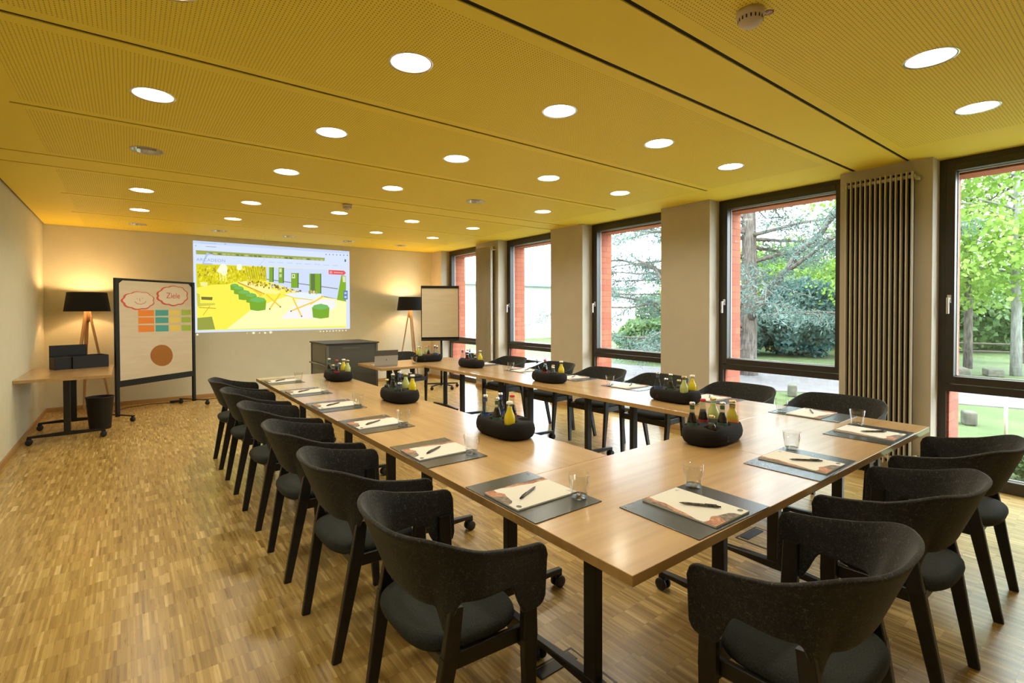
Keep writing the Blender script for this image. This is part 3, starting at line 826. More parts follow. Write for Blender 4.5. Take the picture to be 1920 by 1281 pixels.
b = MB(); b.tube([(-1.25, 8.35, .006), (-1.1, 8.6, .006), (-.8, 8.75, .006), (-.55, 8.7, .006)], .004, 6); tag(b.build('power_cable', M_RUBBER), 'thin black power cable lying on the floor behind the pinboard', 'cable')
b = MB(); b.tube([(-1.28, 8.2, .9), (-1.22, 8.2, .72), (-1.24, 8.2, .60), (-1.16, 8.2, .5), (-1.12, 8.2, .25), (-1.14, 8.2, .006)], .004, 6)
b = MB(); b.box((-.56, 8.66, 0), (-.42, 8.71, .035), bev=.004); tag(b.build('power_strip', M_PLASTIC), 'small black power adapter on the floor below the screen', 'adapter')
b = MB(); b.tube([(-.42, 8.69, .006), (-.1, 8.72, .006), (.3, 8.68, .006), (.6, 8.74, .006)], .004, 6); tag(b.build('power_cable', M_RUBBER), 'thin black cable running right along the back baseboard from the adapter', 'cable')

# ================================================================== PINBOARD
A0, A1 = Vector((-1.195, 7.60, 0)), Vector((-.265, 8.36, 0))
ex = (A1-A0).normalized(); ang = math.atan2(ex.y, ex.x); Lb = (A1-A0).length
t = thing('pinboard', 'black framed mobile pinboard covered with brown paper near the left corner', 'pinboard', tuple((A0+A1)/2), ang)
zt_, zb_ = 1.90, .44
h = Lb/2
for s_ in (-1, 1):
    b = MB(); b.box((s_*h-.022, -.018, .05), (s_*h+.022, .018, zt_), bev=.003); b.build('post', M_METAL, t)
    f = MB(); f.bar((s_*h, -.27, .075), (s_*h, .27, .075), .03, .014, upv=(0, 0, 1)); fo = f.build('foot', M_METAL, t)
    for q in (-1, 1):
        k = MB(); Mx = Matrix.Translation((s_*h, q*.25, .03)) @ Matrix.Rotation(pi/2, 4, 'Y'); k.lathe([(.01, -.016), (.03, -.016), (.03, .016), (.01, .016)], 14, M=Mx); k.box((s_*h-.012, q*.25-.012, .04), (s_*h+.012, q*.25+.012, .07)); k.build('caster', M_RUBBER, fo)
b = MB(); b.box((-h+.022, -.014, zt_-.018), (h-.022, .014, zt_)); b.build('frame_rail', M_METAL, t)
b = MB(); b.box((-h+.022, -.014, zb_), (h-.022, .014, zb_+.075)); b.build('frame_rail', M_METAL, t)
MB().box((-h+.022, -.008, zb_+.07), (h-.022, .008, zt_-.015)).build('board_panel', M_PLASTIC, t)
M_KRAFT = noisy('brown_paper', (.62, .53, .38), (.66, .57, .42), 2.5, .8, stretch=(1, 1, 6), bump=.25)
pw, pz0, pz1 = h-.035, zb_+.085, zt_-.03
pp = [(-pw, pz0), (pw, pz0), (pw, pz1-.05), (pw-.05, pz1), (-pw+.05, pz1), (-pw, pz1-.04)]
Mxz = Matrix(((1, 0, 0, 0), (0, 0, -1, 0), (0, 1, 0, 0), (0, 0, 0, 1)))   # (x, y, z) -> (x, -z, y): a sheet lying in x/z, growing to -y
MB().prism(pp, .0085, .0100, M=Mxz).build('paper_sheet', M_KRAFT, t)
PBM = t.matrix_basis.copy() if False else Matrix.Translation(tuple((A0+A1)/2)) @ Matrix.Rotation(ang, 4, 'Z')
# photo frame of the board face: crop pixels (x 545-1100, y 30-865 at left / 60-790 at right)
def brd(px, py):
    u = (px-548)/(1100-548)
    yt = 28+(62-28)*u; yb = 866+(787-866)*u
    # perspective-correct along the board
    wl, wr = (866-28), (787-62)
    s_ = u*wl**1/(u*wl+(1-u)*wr) if False else u/(u+(1-u)*wr/wl) * 1.0
    s_ = (u*wr**-1)/((u*wr**-1)+((1-u)*wl**-1))
    return (-pw+2*pw*s_, pz1-(py-yt)/(yb-yt)*(pz1-pz0))
def card(name, pts, y, material, label, cat, group=None, thick=.0008):
    o = MB().prism([(a, b_) for a, b_ in pts], 0, thick, M=Mxz).build(name, material)
    o.matrix_world = PBM @ Matrix.Translation((0, -y, 0))
    return tag(o, label, cat, group)
CC = [('orange', (.80, .24, .03), 662, 772), ('teal', (.07, .36, .34), 782, 884), ('yellow', (.80, .62, .13), 893, 985), ('green', (.36, .50, .06), 1000, 1092)]
rows = [(276, 330), (338, 392), (404, 462)]
for cn, cc, xa, xb in CC:
    m_ = mat('card_'+cn, cc, .7)
    for k, (ya, yb) in enumerate(rows):
        d = (xa-660)*-.028
        p4 = [brd(xa, yb+d), brd(xb, yb+d-3), brd(xb, ya+d*.2+1), brd(xa, ya+d*.2)]
        card('note_card', p4, .0103, m_, f'{cn} blank card on the pinboard, {["top", "middle", "bottom"][k]} of its column', 'note card', 'coloured cards pinned in four columns')
M_CLOUD = mat('cloud_card_white', (.72, .62, .48), .7); M_REDE = mat('cloud_outline_red', (.62, .10, .06), .7)
def cloud(cx, cy, w_, h_, lobes, label):
    pts = []; N = 96
    for i in range(N):
        a = 2*pi*i/N; k = 1+.09*abs(sin(lobes*a/2))-.05
        pts.append((cx+w_*cos(a)*k, cy-h_*sin(a)*k))
    P0 = [brd(*p) for p in pts][::-1]
    P0 = P0 if sum(a[0]*b_[1]-b_[0]*a[1] for a, b_ in zip(P0, P0[1:]+P0[:1])) > 0 else P0[::-1]
    c_ = Vector(brd(cx, cy))
    o = card('cloud_card', P0, .0103, M_REDE, label, 'cloud shaped card')
    inner = [tuple(c_+(Vector(p)-c_)*.90+Vector((.006, .004))) for p in P0]
    i_ = MB().prism(inner, 0, .0008, M=Mxz).build('card_face', M_CLOUD, o); i_.location = (0, -.0009, 0)
    return o, c_
o, c_ = cloud(668, 198, 108, 76, 9, 'small white cloud card with red rim and smiley, top left of pinboard')
s_ = MB(); z = .0018
def stroke(mb, pts, r_=.0032): mb.tube([(a, -z-.0008, b_) for a, b_ in pts], r_, 5)
q = [brd(*p) for p in ((640, 205), (655, 222), (680, 228), (705, 218), (715, 203))]; stroke(s_, q)
q = [brd(*p) for p in ((672, 178), (674, 205))]; stroke(s_, q, .0025)
for p in ((655, 180), (690, 176)): q = [brd(*p), brd(p[0]+2, p[1]+5)]; stroke(s_, q)
s_.build('smiley', M_REDE, o)
o, c_ = cloud(928, 158, 136, 84, 10, 'large white cloud card reading Ziele, top right of pinboard')
text_mesh('lettering', 'Ziele', .115, M_REDE, o, Matrix.Translation((c_[0], -.0022, c_[1])) @ Matrix.Rotation(pi/2, 4, 'X'), .0003)
p = [brd(829+88*cos(2*pi*i/48), 660-90*sin(2*pi*i/48)) for i in range(48)]
p = p if sum(a[0]*b_[1]-b_[0]*a[1] for a, b_ in zip(p, p[1:]+p[:1])) > 0 else p[::-1]
card('round_card', p, .0103, mat('card_brown', srgb(160, 102, 34)[:3], .7), 'round plain brown card on the lower half of the pinboard', 'round card')

# ================================================================== FLIPCHART
t = thing('flipchart', 'flipchart with blank paper pad standing by the farthest window', 'flipchart', (3.55, 7.35, 0), R(-30))
bd = bpy.data.objects.new('board', None)
b = MB(); b.box((-.35, -.006, .90), (.35, .02, 1.90), bev=.004); bo = b.build('board', M_METAL, t); 
MB().box((-.335, -.016, .955), (.335, -.0065, 1.865)).build('paper_pad', M_KRAFT, t)
b = MB(); b.box((-.35, -.03, 1.865), (.35, -.006, 1.91), bev=.004); b.build('clamp_bar', M_METAL, t)
b = MB(); b.box((-.35, -.06, .89), (.35, .0, .915), bev=.004); b.build('pen_tray', M_METAL, t)
b = MB(); b.tube([(0.02, .03, .08), (0.02, .03, 1.0)], .022, 12); b.build('pole', M_METAL, t)
for k in range(5):
    a = R(72*k+20); f = MB(); f.bar((0.02, .03, .085), (.02+cos(a)*.32, .03+sin(a)*.32, .07), .03, .03, .02, .02, upv=(0, 0, 1)); fa = f.build('base_arm', M_METAL, t)
    k_ = MB(); Mx = Matrix.Translation((.02+cos(a)*.31, .03+sin(a)*.31, .03)) @ Matrix.Rotation(pi/2, 4, 'X') ; k_.lathe([(.01, -.018), (.03, -.018), (.03, .018), (.01, .018)], 14, M=Mx); k_.tube([(.02+cos(a)*.31, .03+sin(a)*.31, .03), (.02+cos(a)*.31, .03+sin(a)*.31, .075)], .006, 6); k_.build('caster', M_RUBBER, fa)

# ================================================================== BLACK BOX, WASTE BIN
t = thing('storage_box', 'black open box with raised lid on the table by the left wall', 'box', (-1.62, 7.36, ZT+.0005), R(17))
b = MB(); w_, d_, hh = .36, .26, .155
b.box((0, 0, 0), (w_, d_, .008)); b.box((0, 0, .008), (w_, .008, hh)); b.box((0, d_-.008, .008), (w_, d_, hh)); b.box((0, .008, .008), (.008, d_-.008, hh)); b.box((w_-.008, .008, .008), (w_, d_-.008, hh))
b.build('tray', M_PLASTIC, t)
b = MB(); b.box((-.17, .02, 0), (-.004, .22, .15), bev=.004); b.build('side_compartment', M_PLASTIC, t)
b = MB(); b.box((-.17, .24, .155), (.20, .25, .29), bev=.003); b.box((-.17, .22, 0), (0, .25, .155)); b.build('lid', M_PLASTIC, t)
b = MB(); b.lathe([(.0, 0), (.105, 0), (.108, .004), (.138, .385), (.143, .39), (.143, .40), (.134, .40), (.102, .012), (0, .010)], 36, caps=False)
tag(b.build('waste_bin', M_PLASTIC, None, (-1.36, 7.16, 0.0)), 'black round waste bin on the floor under the single table', 'waste bin')

# ================================================================== SMOKE DETECTORS, STICKER, FLOOR BOXES
def make_det():
    t = thing('smoke_detector', '', 'smoke detector')
    MB().lathe([(.055, 0), (.055, -.02), (.05, -.028)], 28, caps=True).build('base', M_WHITEP, t)
    MB().lathe([(.050, -.028), (.048, -.045), (.030, -.062), (.0, -.064)], 28, caps=False).build('housing', M_WHITEP, t)
    b = MB()
    for k in range(18):
        a = 2*pi*k/18; b.box((-.0028, -.0495, -.0445), (.0028, -.047, -.031), M=Matrix.Rotation(a, 4, 'Z'))
    b.build('air_slot', M_PLASTIC, t)
    return t
DET = make_det()
place(DET, (1.016, .206, H), 0, 'white round smoke detector on the ceiling nearest the camera', 'smoke detectors')
place(DET, (1.00, 5.02, H), 0, 'white round smoke detector far off near the middle of the ceiling', 'smoke detectors')
o = MB().lathe([(.021, 0), (.021, -.001)], 24).build('detector_sticker', mat('sticker_red', (.22, .015, .012), .5), None, (1.083, .163, H-.0002)); tag(o, 'small red round sticker on the ceiling beside the smoke detector', 'sticker')
b = MB(); b.box((-.004, -.008, -.0018), (.004, .008, -.0011)); b.lathe([(.014, -.0012), (.014, -.0016), (.011, -.0016), (.011, -.0012)], 20, caps=False); b.build('sticker_mark', M_WHITEP, o)
def floor_box(x, y, lb):
    t = thing('floor_outlet', lb, 'floor outlet', (x, y, 0), 0, 'floor outlet boxes under the tables')
    b = MB(); b.box((-.13, -.13, 0), (.13, -.122, .003)); b.box((-.13, .122, 0), (.13, .13, .003)); b.box((-.13, -.122, 0), (-.122, .122, .003)); b.box((.122, -.122, 0), (.13, .122, .003)); b.build('rim', M_METAL, t)
    MB().box((-.121, -.121, 0), (.121, .121, .002)).build('lid', M_FLOOR, t)
    MB().box((-.10, .06, .002), (.10, .115, .006), bev=.001).build('cable_flap', M_METAL, t)
floor_box(2.12, .66, 'square floor outlet with dark flap under the near right table'); floor_box(.30, .55, 'square floor outlet under the near left table beside the leg')

# ================================================================== PROJECTED SCREEN PICTURE
def screen():
    TL, TR, BR, BL = (8, 90), (1882, 205), (1885, 1118), (40, 1160)
    # homography from photo crop to the wall rectangle
    dst = [(-.205, 2.62), (2.403, 2.62), (2.403, 1.095), (-.205, 1.095)]
    src = [TL, TR, BR, BL]; A = []; B = []
    for (x, y), (X, Z) in zip(src, dst):
        A += [[x, y, 1, 0, 0, 0, -X*x, -X*y], [0, 0, 0, x, y, 1, -Z*x, -Z*y]]; B += [X, Z]
    hh = np.append(np.linalg.solve(np.array(A, float), np.array(B, float)), 1).reshape(3, 3)
    def W(p): q = hh @ np.array([p[0], p[1], 1.0]); return (q[0]/q[2], q[1]/q[2])
    vs, fs, cs = [], [], []
    lay = [0]
    def poly(pts, c):
        lay[0] += 1; o_ = len(vs); y = YB-.003-lay[0]*.000011
        for p in pts: a, b_ = W(p); vs.append((a, y, b_))
        fs.append(tuple(range(o_, o_+len(pts)))); cs.append(srgb(*c))
    def rect(a, b_, c_, d, c): poly([(a, b_), (c_, b_), (c_, d), (a, d)], c)
    def line(p, q, w_, c):
        d = Vector((q[0]-p[0], q[1]-p[1])).normalized(); n_ = Vector((-d.y, d.x))*w_/2
        poly([(p[0]+n_.x, p[1]+n_.y), (q[0]+n_.x, q[1]+n_.y), (q[0]-n_.x, q[1]-n_.y), (p[0]-n_.x, p[1]-n_.y)], c)
    poly([TL, TR, BR, BL], (212, 224, 252))
    poly([(8, 90), (1882, 205), (1882, 235), (10, 122)], (196, 212, 246)); 
    poly([(45, 203), (1585, 285), (1580, 322), (48, 250)], (158, 168, 84))
    for k in range(26):
        x = 200+k*53; y0 = 215+(x-45)*.053; poly([(x, y0+8), (x+40, y0+10), (x+36, y0+28), (x+4, y0+24)], random.choice([(176, 182, 110), (126, 140, 66), (190, 190, 140), (110, 122, 70)]))
    poly([(50, 362), (1842, 428), (1842, 1106), (76, 1132)], (246, 236, 84))
    poly([(50, 362), (880, 396), (885, 560), (540, 566), (420, 600), (240, 606), (62, 640)], (214, 204, 36))
    rnd = random.Random(3)
    for k in range(300):
        x = rnd.uniform(60, 860); y = rnd.uniform(380, 570); s_ = rnd.uniform(8, 26)
        poly([(x, y), (x+s_*.7, y+4), (x+s_*.6, y+s_*1.5), (x-4, y+s_*1.3)], rnd.choice([(226, 214, 30), (190, 176, 36), (240, 230, 60), (166, 150, 50), (234, 224, 90), (205, 190, 20)]))
    for k in range(9): x = 640+k*27; line((x, 400), (x+30, 540), 6, (160, 150, 60))
    for (x, y, r_) in ((370, 420, 52), (380, 460, 38), (560, 400, 34), (330, 440, 30)):
        poly([(x+r_*cos(a*pi/6), y+r_*1.1*sin(a*pi/6)) for a in range(12)], (248, 250, 214))
    for x in (330, 370, 400): line((x, 450), (x+4, 560), 10, (252, 248, 150))
    poly([(880, 398), (1842, 430), (1842, 800), (1300, 690), (884, 560)], (206, 218, 250))
    line((884, 540), (1740, 650), 12, (150, 150, 140)); line((1540, 735), (1740, 775), 10, (150, 150, 120))
    poly([(1000, 780), (1240, 700), (1720, 770), (1838, 800), (1840, 1085), (420, 1118), (700, 900)], (250, 244, 178))
    poly([(1300, 760), (1700, 780), (1720, 860), (1500, 1000), (1050, 1000)], (240, 238, 236))
    for a, b_, c_, d in ((915, 400, 970, 572), (1028, 403, 1092, 585), (1178, 466, 1268, 640), (1398, 472, 1540, 705)):
        rect(a, b_, c_, d, (128, 170, 52)); line((c_-6, b_), (c_-6, d), 10, (72, 96, 56))
    rect(1415, 474, 1465, 690, (104, 124, 70))
    rect(1034, 412, 1066, 458, (214, 222, 160)); rect(1036, 478, 1066, 516, (200, 212, 140)); rect(1186, 478, 1226, 528, (220, 226, 170)); rect(1197, 490, 1214, 512, (110, 150, 60))
    poly([(1782, 488), (1838, 500), (1838, 800), (1728, 780)], (134, 176, 48)); poly([(1796, 500), (1834, 505), (1834, 572), (1800, 570)], (222, 224, 180))
    poly([(545, 575), (640, 562), (1065, 690), (1010, 712), (850, 702), (700, 640)], (250, 240, 150)); line((545, 578), (860, 712), 14, (206, 160, 60))
    for k in range(46):
        x = rnd.uniform(640, 1020); y = 560+(x-640)*.16+rnd.uniform(-26, 30); poly([(x, y), (x+16, y+2), (x+13, y+22), (x+2, y+20)], rnd.choice([(150, 120, 60), (200, 170, 70), (120, 96, 60), (230, 200, 90)]))
    for k in range(60):
        x = rnd.uniform(900, 1320); y = 590+(x-900)*.22+rnd.uniform(-12, 34); poly([(x, y), (x+22, y+4), (x+18, y+22), (x+3, y+18)], rnd.choice([(150, 130, 80), (210, 180, 80), (110, 96, 76), (222, 226, 220)]))
    poly([(1082, 712), (1330, 690), (1572, 722), (1440, 776), (1190, 748)], (228, 238, 244)); line((1090, 716), (1200, 752), 10, (236, 206, 70)); line((1200, 755), (1440, 782), 10, (236, 206, 70))
    for k in range(16): x = 1385+k*6.5; y = 672+rnd.uniform(-6, 14); poly([(x, y), (x+8, y+1), (x+7, y+34), (x+1, y+33)], rnd.choice([(96, 86, 66), (190, 170, 90), (220, 210, 150)]))
    for p, q in (((1050, 705), (925, 885)), ((880, 715), (1050, 860)), ((1200, 760), (1305, 975)), ((1480, 790), (1178, 910)), ((1570, 735), (1410, 830)), ((720, 660), (830, 730)), ((840, 700), (800, 740))): line(p, q, 16, (240, 204, 60))
    for p in ((925, 887), (1050, 862), (1305, 972), (1178, 912)): poly([(p[0]+9*cos(a*pi/4), p[1]+9*sin(a*pi/4)) for a in range(8)], (110, 110, 70))
    def stool(x, y, w_, h_):
        poly([(x, y+h_*.25), (x+w_, y+h_*.25), (x+w_*.96, y+h_*.92), (x+w_*.5, y+h_), (x+w_*.06, y+h_*.92)], (124, 170, 52))
        poly([(x, y+h_*.28), (x+w_*.12, y+h_*.1), (x+w_*.5, y), (x+w_*.88, y+h_*.1), (x+w_, y+h_*.28), (x+w_*.5, y+h_*.42)], (122, 186, 96))
    for s_ in ((455, 592, 100, 80), (495, 620, 120, 100), (550, 665, 140, 120), (640, 700, 130, 120), (683, 745, 200, 165), (1428, 825, 210, 175)): stool(*s_)
    poly([(62, 700), (100, 720), (105, 820), (280, 820), (280, 840), (75, 860)], (206, 200, 80)); poly([(115, 745), (250, 750), (245, 785), (120, 780)], (120, 116, 60))
    poly([(75, 990), (245, 975), (285, 1122), (78, 1130)], (152, 158, 70)); line((140, 960), (220, 850), 8, (214, 176, 50)); line((90, 870), (290, 880), 8, (190, 150, 50))
    poly([(100, 575), (190, 580), (185, 625), (108, 620)], (238, 236, 150))
    poly([(1628, 428), (1815, 436), (1838, 462), (1815, 486), (1630, 478)], (226, 92, 92)); line((1690, 457), (1800, 463), 8, (244, 190, 190)); rect(1642, 440, 1672, 470, (240, 160, 160))
    rect(1806, 670, 1858, 775, (104, 132, 172)); rect(1818, 690, 1846, 712, (190, 206, 226)); rect(1818, 735, 1846, 758, (190, 206, 226))
    poly([(1822, 300), (1840, 302), (1840, 332), (1822, 330)], (96, 110, 120))
    poly([(172, 232), (250, 250), (246, 262), (190, 252), (140, 352), (245, 358), (238, 374), (118, 368)], (176, 190, 224))
    line((800, 380), (860, 300), 5, (190, 200, 224))
    for k in range(8): line((905+k*110, 338+k*5), (975+k*110, 341+k*5), 7, (186, 200, 226))
    for k in range(7): x = 1598+k*43; poly([(x+7*cos(a*pi/4), 244+k*1.6+8*sin(a*pi/4)) for a in range(8)], (128, 140, 160))
    line((160, 160), (285, 166), 8, (160, 176, 190)); line((90, 118), (290, 128), 6, (176, 192, 220)); line((380, 130), (400, 131), 6, (120, 136, 160)); poly([(35, 145), (50, 146), (50, 158), (35, 157)], (120, 180, 190))
    # task bar symbols thrown on the wall below the picture
    for (x, y, w_, c) in [(78, 1182, 24, (255, 246, 214)), (736, 1164, 30, (255, 246, 200)), (660, 1166, 20, (214, 190, 140)), (806, 1164, 18, (236, 224, 190)), (872, 1163, 26, (255, 246, 200)), (938, 1158, 34, (240, 228, 190))]+[(1530+k*38, 1148-k*1.2, 16, (246, 236, 214)) for k in range(9)]:
        poly([(x+w_*.55*cos(a*pi/4), y+w_*.42*sin(a*pi/4)) for a in range(8)], c)
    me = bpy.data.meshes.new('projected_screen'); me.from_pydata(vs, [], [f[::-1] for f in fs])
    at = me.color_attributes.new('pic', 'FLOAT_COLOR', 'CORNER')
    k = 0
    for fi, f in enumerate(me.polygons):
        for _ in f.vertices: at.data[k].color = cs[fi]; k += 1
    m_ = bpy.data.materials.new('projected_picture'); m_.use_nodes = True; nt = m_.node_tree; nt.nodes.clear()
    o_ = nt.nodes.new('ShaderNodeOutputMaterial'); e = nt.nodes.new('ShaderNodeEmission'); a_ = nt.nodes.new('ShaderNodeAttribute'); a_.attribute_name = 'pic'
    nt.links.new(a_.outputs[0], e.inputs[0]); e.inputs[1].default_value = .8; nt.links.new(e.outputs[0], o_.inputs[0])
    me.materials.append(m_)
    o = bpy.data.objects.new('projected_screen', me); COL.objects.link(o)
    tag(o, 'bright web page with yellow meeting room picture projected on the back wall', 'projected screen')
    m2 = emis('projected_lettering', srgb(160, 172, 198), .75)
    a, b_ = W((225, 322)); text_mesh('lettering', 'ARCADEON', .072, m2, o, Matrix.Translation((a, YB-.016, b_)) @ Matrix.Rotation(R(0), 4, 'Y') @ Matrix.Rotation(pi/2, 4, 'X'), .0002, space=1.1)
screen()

# ================================================================== OUTSIDE
struct(MB().box((XO-.1, -60, GZ-.3), (90, 90, GZ)).build('lawn', M_GRASS))
b = MB(); b.prism([(9.2, -40), (11.2, -10), (12.2, 0), (11.0, 3.6), (9.4, 6.5), (8.2, 14), (8, 40), (11, 40), (11.4, 14), (12.6, 7.6), (14.6, 5.0), (15.6, 0), (14.6, -10), (12.8, -40)], GZ, GZ+.02)
struct(b.build('path', M_ROAD))

def quads(name, centers, size, mat_, parent, aspect=.5, flat=0.0, droop=None):
    """a cloud of small leaf quads around the centres, one mesh"""
    n = len(centers); C_ = np.asarray(centers)
    a = RNG.normal(size=(n, 3)); a[:, 2] *= (1-flat); a /= np.linalg.norm(a, axis=1, keepdims=True)
    c = RNG.normal(size=(n, 3)); c -= a*np.sum(a*c, axis=1, keepdims=True); c /= np.linalg.norm(c, axis=1, keepdims=True)
    s_ = size*RNG.uniform(.6, 1.4, size=(n, 1))
    P = np.stack([C_-a*s_, C_+c*s_*aspect, C_+a*s_, C_-c*s_*aspect], axis=1).reshape(-1, 3)
    me = bpy.data.meshes.new(name); me.vertices.add(4*n); me.vertices.foreach_set('co', P.ravel().astype(np.float32))
    me.loops.add(4*n); me.loops.foreach_set('vertex_index', np.arange(4*n, dtype=np.int32))
    me.polygons.add(n); me.polygons.foreach_set('loop_start', np.arange(0, 4*n, 4, dtype=np.int32)); me.polygons.foreach_set('loop_total', np.full(n, 4, dtype=np.int32))
    me.update(); me.validate(); me.materials.append(mat_)
    o = bpy.data.objects.new(name, me); COL.objects.link(o); o.parent = parent
    return o
def bough(mb, p0, p1, r0, r1, sag=.0, n=7, wob=.12):
    p0, p1 = Vector(p0), Vector(p1); pts = []
    for i in range(n+1):
        f = i/n; p = p0.lerp(p1, f)+Vector((RNG.normal()*wob*f, RNG.normal()*wob*f, RNG.normal()*wob*.6*f-sag*sin(pi*f)))
        pts.append(p)
    mb.tube(pts, [r0+(r1-r0)*i/n for i in range(n+1)], 7)
    return pts
def needles(pts, cen, dens=26, spread=.5, drop=.12):
    for i in range(len(pts)-1):
        for _ in range(dens):
            f = RNG.random(); p = pts[i].lerp(pts[i+1], f)
            cen.append((p.x+RNG.normal()*spread, p.y+RNG.normal()*spread, p.z+RNG.normal()*.09-abs(RNG.normal())*drop))
def cedar(x, y):
    t = thing('cedar_tree', 'big blue-green cedar with spreading boughs outside the middle windows', 'tree', (x, y, GZ))
    b = MB(); T = Vector((x, y, GZ))
    L = lambda p: Vector(p)-T
    b.tube([(0, 0, -.1), (0, 0, .5), (.05, -.02, 2.5), (.0, .05, 6), (0, 0, 12)], [.27, .22, .20, .17, .08], 12)
    br = MB(); cen = []
    specs = [((x, y, 1.1), (11.3, 3.3, 3.9), .12, .05), ((11.8, 4.7, 2.45), (10.9, 2.2, 3.5), .05, .02), ((x, y, 1.25), (12.2, 2.8, 1.35), .03, .01),
             ((x, y, 2.8), (10.9, 4.6, 1.5), .03, .008), ((x, y, 4.2), (12.4, 3.4, 5.2), .06, .02), ((x, y, .9), (10.6, 8.6, 2.9), .10, .03),
             ((x, y, .7), (10.4, 9.6, 1.9), .07, .02), ((x, y, 1.9), (10.5, 10.8, 3.2), .07, .02), ((x, y, 2.6), (10.8, 9.4, 4.2), .08, .02), ((x, y, .3), (10.2, 8.2, .35), .05, .02)]
    for k in range(34):
        a = RNG.uniform(0, 2*pi); zz = RNG.uniform(1.6, 10); Ln = RNG.uniform(3.2, 6.6)*(1-.03*zz)
        specs.append(((x, y, zz), (x+cos(a)*Ln, y+sin(a)*Ln, zz+RNG.uniform(-.5, 1.0)), .06, .012))
    for k in range(16):                                             # long boughs over the far windows
        a = RNG.uniform(R(85), R(150)); zz = RNG.uniform(.6, 6.5); Ln = RNG.uniform(4, 7.2)
        specs.append(((x, y, zz), (x+cos(a)*Ln, y+sin(a)*Ln, zz*1.02+RNG.uniform(-.3, .8)), .06, .01))
    for p0, p1, r0, r1 in specs:
        pts = bough(br, L(p0), L(p1), r0, r1, sag=-.1); 
        for i in range(1, len(pts)):
            for s_ in (-1, 1):
                d = (pts[i]-pts[i-1]).normalized(); sd = d.cross(Vector((0, 0, 1))).normalized()*s_
                ln = RNG.uniform(.5, 1.5)*(1.1-i/len(pts)*.5)
                q = pts[i]+(sd*.8+d*.7)*ln+Vector((0, 0, RNG.uniform(-.3, .15)))
                tw = bough(br, pts[i], q, .012, .004, sag=.0, n=4, wob=.06)
                needles(tw, cen, 15, .09, .05)
                for j in (1, 2, 3):
                    d2 = (tw[j]-tw[j-1]).normalized(); s2 = d2.cross(Vector((0, 0, 1)))*RNG.choice([-1, 1])
                    q2 = tw[j]+(s2*.7+d2*.6)*RNG.uniform(.2, .5)+Vector((0, 0, RNG.uniform(-.15, .02)))
                    needles([tw[j], q2], cen, 20, .06, .04)
    b.build('trunk', M_BARK, t); br.build('branches', M_BARK, t)
    quads('needles', cen, .055, M_NEEDLE, t, .22)
cedar(12.75, 6.25)
def broadleaf(name, label, x, y, hgt, rad, n, leaf, trunk_r, clear, barkm, boughs=14, group=None, lsize=.07, low=None):
    t = thing(name, label, 'tree', (x, y, GZ), 0, group)
    b = MB(); b.tube([(0, 0, -.1), (.02, 0, clear*.5), (-.03, .05, clear), (.05, 0, hgt*.8)], [trunk_r*1.2, trunk_r, trunk_r*.85, trunk_r*.25], 10)
    b.build('trunk', barkm, t)
    br = MB(); cen = []
    for k in range(boughs):
        a = RNG.uniform(0, 2*pi); zz = RNG.uniform(clear*.8, hgt*.75); ln = rad*RNG.uniform(.6, 1)
        pts = bough(br, (0, 0, zz), (cos(a)*ln, sin(a)*ln, zz+RNG.uniform(-.2, 1.6)), trunk_r*.3, .012, sag=-.2)
    br.build('branches', barkm, t)
    m_ = 140
    cl = []
    for k in range(m_):
        a = RNG.uniform(0, 2*pi); u = RNG.random()**.5; zz = RNG.uniform(low if low is not None else clear*.8, hgt)
        rr = rad*u*(1-.35*abs((zz-hgt*.55)/(hgt*.5))**2)
        cl.append((cos(a)*rr, sin(a)*rr, zz))
    cl = np.array(cl); idx = RNG.integers(0, m_, n)
    C_ = cl[idx]+RNG.normal(size=(n, 3))*np.array([.45, .45, .16])*rad/3
    quads('leaves', C_, lsize, leaf, t, .75)
TGp = 'leafy trees in the garden'
broadleaf('leafy_tree', 'fresh green leafy tree with pale trunk at the far right of nearest window', 18.3, 1.62, 9, 4.5, 17000, M_LEAF, .11, 3.4, M_BARKL, 16, TGp, low=2.4)
broadleaf('leafy_tree', 'fresh green leafy tree with darker thinner trunk left of the pale trunk', 19.6, 2.85, 9, 4.0, 14000, M_LEAF, .10, 3.6, M_BARK, 12, TGp, low=2.0)
broadleaf('leafy_tree', 'yellow-green leafy tree behind the cedar boughs', 25, 12.5, 5, 4, 9000, M_LEAF, .15, 1.6, M_BARK, 10, TGp, low=.6, lsize=.12)
broadleaf('leafy_tree', 'light green leafy tree seen through the right part of second nearest window', 27, 8.2, 4.6, 4, 8000, M_LEAF, .15, 1.6, M_BARK, 10, TGp, low=.6, lsize=.12)
def shrub(name, label, x, y, rx, ry, rz_, n, m_, group=None, ls=.09):
    t = thing(name, label, 'shrub', (x, y, GZ), 0, group)
    b = MB(); bough(b, (0, 0, 0), (0, 0, rz_*.9), .05, .02); bough(b, (0, 0, .1), (rx*.4, ry*.3, rz_*.7), .03, .01); b.build('stem', M_BARK, t)
    d = RNG.normal(size=(n, 3)); d /= np.linalg.norm(d, axis=1, keepdims=True); r_ = RNG.uniform(.55, 1, size=(n, 1))**.5*(1+.18*np.sin(d[:, :1]*7)*np.cos(d[:, 1:2]*6))
    P = d*r_*np.array([rx, ry, rz_*.5]); P[:, 2] += rz_*.5
    quads('leaves', P, ls, m_, t, .7)
shrub('conifer_shrub', 'dark blue-green conifer bush behind the paving outside second nearest window', 20.2, 8.0, 1.7, 1.7, 3.0, 9000, M_BLUEC)
shrub('conifer_shrub', 'blue-green conifer bush left of the darker one, beside the cedar trunk', 19.0, 10.2, 1.8, 1.8, 2.6, 8000, M_BLUEC)
shrub('round_bush', 'green bush under the cedar outside the middle window', 14.8, 10.6, 1.8, 1.8, 1.5, 7000, M_LEAF2)
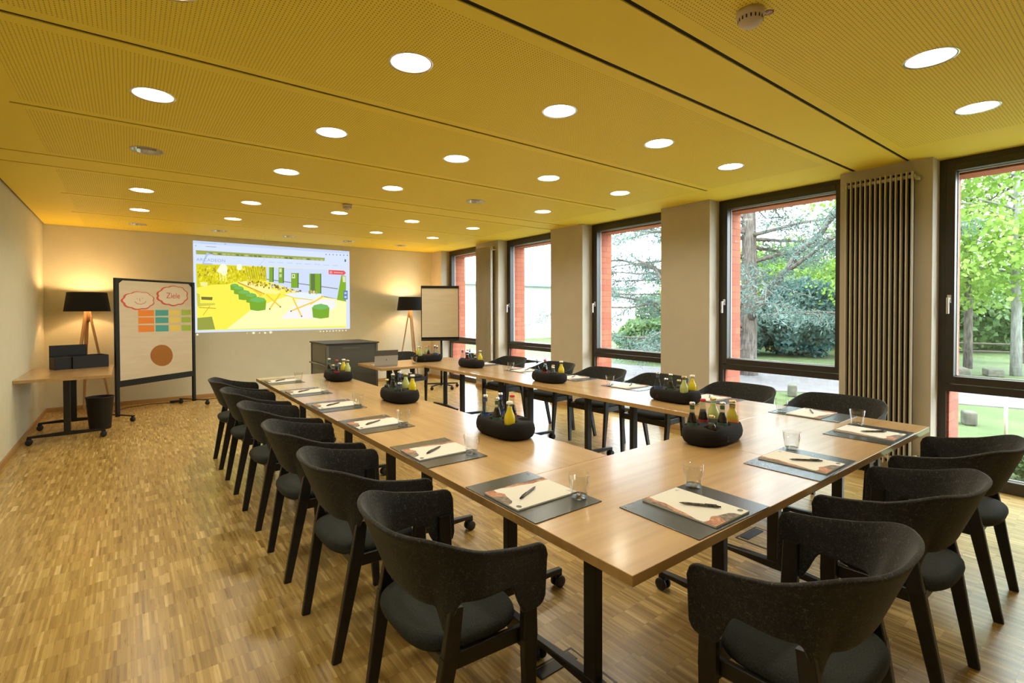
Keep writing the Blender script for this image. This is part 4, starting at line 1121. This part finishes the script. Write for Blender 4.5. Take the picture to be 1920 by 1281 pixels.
shrub('round_bush', 'wide green bush behind the fence in the nearest window', 30, 4.5, 4.5, 3.5, 3.6, 12000, M_LEAF2, ls=.13)
shrub('round_bush', 'low leafy bush close to the glass at the right window edge', 6.6, -.12, .35, .35, .5, 2500, M_LEAF2, ls=.03)
b = MB()
RNG2 = np.random.default_rng(5)
hc = np.stack([RNG2.uniform(33, 36, 20000), RNG2.uniform(-8, 28, 20000), RNG2.uniform(GZ, 2.6, 20000)], axis=1)
o = quads('garden_hedge', hc, .16, M_LEAF2, None, .7); tag(o, 'long green hedge closing the far edge of the garden', 'hedge', None, 'stuff')
t = thing('fence', 'low wooden rail fence at the far side of the lawn', 'fence', (22.5, 4, GZ))
b = MB()
for z in (.35, .62): b.tube([(1.6, -8, z), (.5, -3, z+.02), (0, 0, z), (-.2, 3, z+.03), (-.3, 6, z)], .035, 6)
b.build('rail', M_WOODF, t)
for yy in range(-8, 7, 2): MB().box((-.06+max(0, -yy)*.19, yy-.06, 0), (.06+max(0, -yy)*.19, yy+.06, .75)).build('post', M_WOODF, t)
M_STONE = noisy('stone', (.06, .06, .04), (.11, .105, .075), 8, .9)
def stone(x, y, s_, h_, lb):
    b = MB(); b.box((-s_, -s_*.7, 0), (s_, s_*.7, h_), bev=.03); o = b.build('stone_block', M_STONE, None, (x, y, GZ), .4); tag(o, lb, 'stone block', 'stone blocks on the lawn')
stone(9.6, 1.03, .12, .22, 'small square stone block on the lawn behind the nearest window low pane'); stone(10.15, 3.95, .13, .26, 'small square stone block beside the paving in second nearest window')
stone(17.2, 2.7, .4, .22, 'long low stone block on the lawn left of the pale trunk'); stone(17.8, 2.0, .25, .2, 'low stone block on the lawn just before the pale trunk')
b = MB(); b.tube([(0, 0, 0), (0, 0, .72)], .022, 10); b.lathe([(.03, .72), (.03, .735), (.01, .75)], 10); tag(b.build('marker_post', M_WHITEP, None, (8.97, .52, GZ)), 'thin white marker post on the lawn outside the nearest window', 'post')
t = thing('garden_sign', 'small orange sign board on a post outside the nearest window', 'sign', (8.35, 1.05, GZ), R(-60))
b = MB(); b.box((-.13, -.01, .62), (.13, .01, .75)); b.box((-.16, -.012, .75), (.16, .012, .84), 1); b.build('board', [mat('sign_orange', (.9, .14, .01), .5), mat('sign_pink', (.85, .6, .55), .5)], t)
MB().tube([(0, .03, 0), (0, .03, .8)], .02, 8).build('post', M_WOODF, t)
t = thing('building', 'white neighbouring building seen through the two farthest windows', 'building', (18, 24, GZ))
b = MB(); b.box((-12, 0, .0), (12, 8, 3.35), 0); b.box((-12, -.06, 0), (12, 0, .5), 1); b.build('wall', [M_HOUSE, M_HOUSEB], t)
MB().box((-12.3, -.4, 3.35), (12.3, 8.4, 3.52)).build('roof', M_HOUSER, t)
struct(MB().box((5, 12.5, GZ), (10.6, 23.9, GZ+.02)).build('terrace', mat('terrace_slabs', (.19, .16, .115), .9)))
struct(MB().box((XO, -8, GZ), (XO+1.3, 12, GZ+.03)).build('bounce_strip', noisy('bounce_strip_pale', (.45, .45, .43), (.62, .62, .6), 60, .9)))  # unseen pale strip along the facade, added to bounce light onto the ceiling

# sky light enters through the real window openings
for i, (a, c) in enumerate(WINDOWS):
    d = bpy.data.lights.new('window_portal', 'AREA'); d.shape = 'RECTANGLE'; d.size = H-.1; d.size_y = c-a; d.cycles.is_portal = True
    o = bpy.data.objects.new('window_portal', d); COL.objects.link(o); o.location = (XF+.33, (a+c)/2, H/2); o.rotation_euler = (0, pi/2, 0)
for o in (DL_ON, DL_OFF): pass
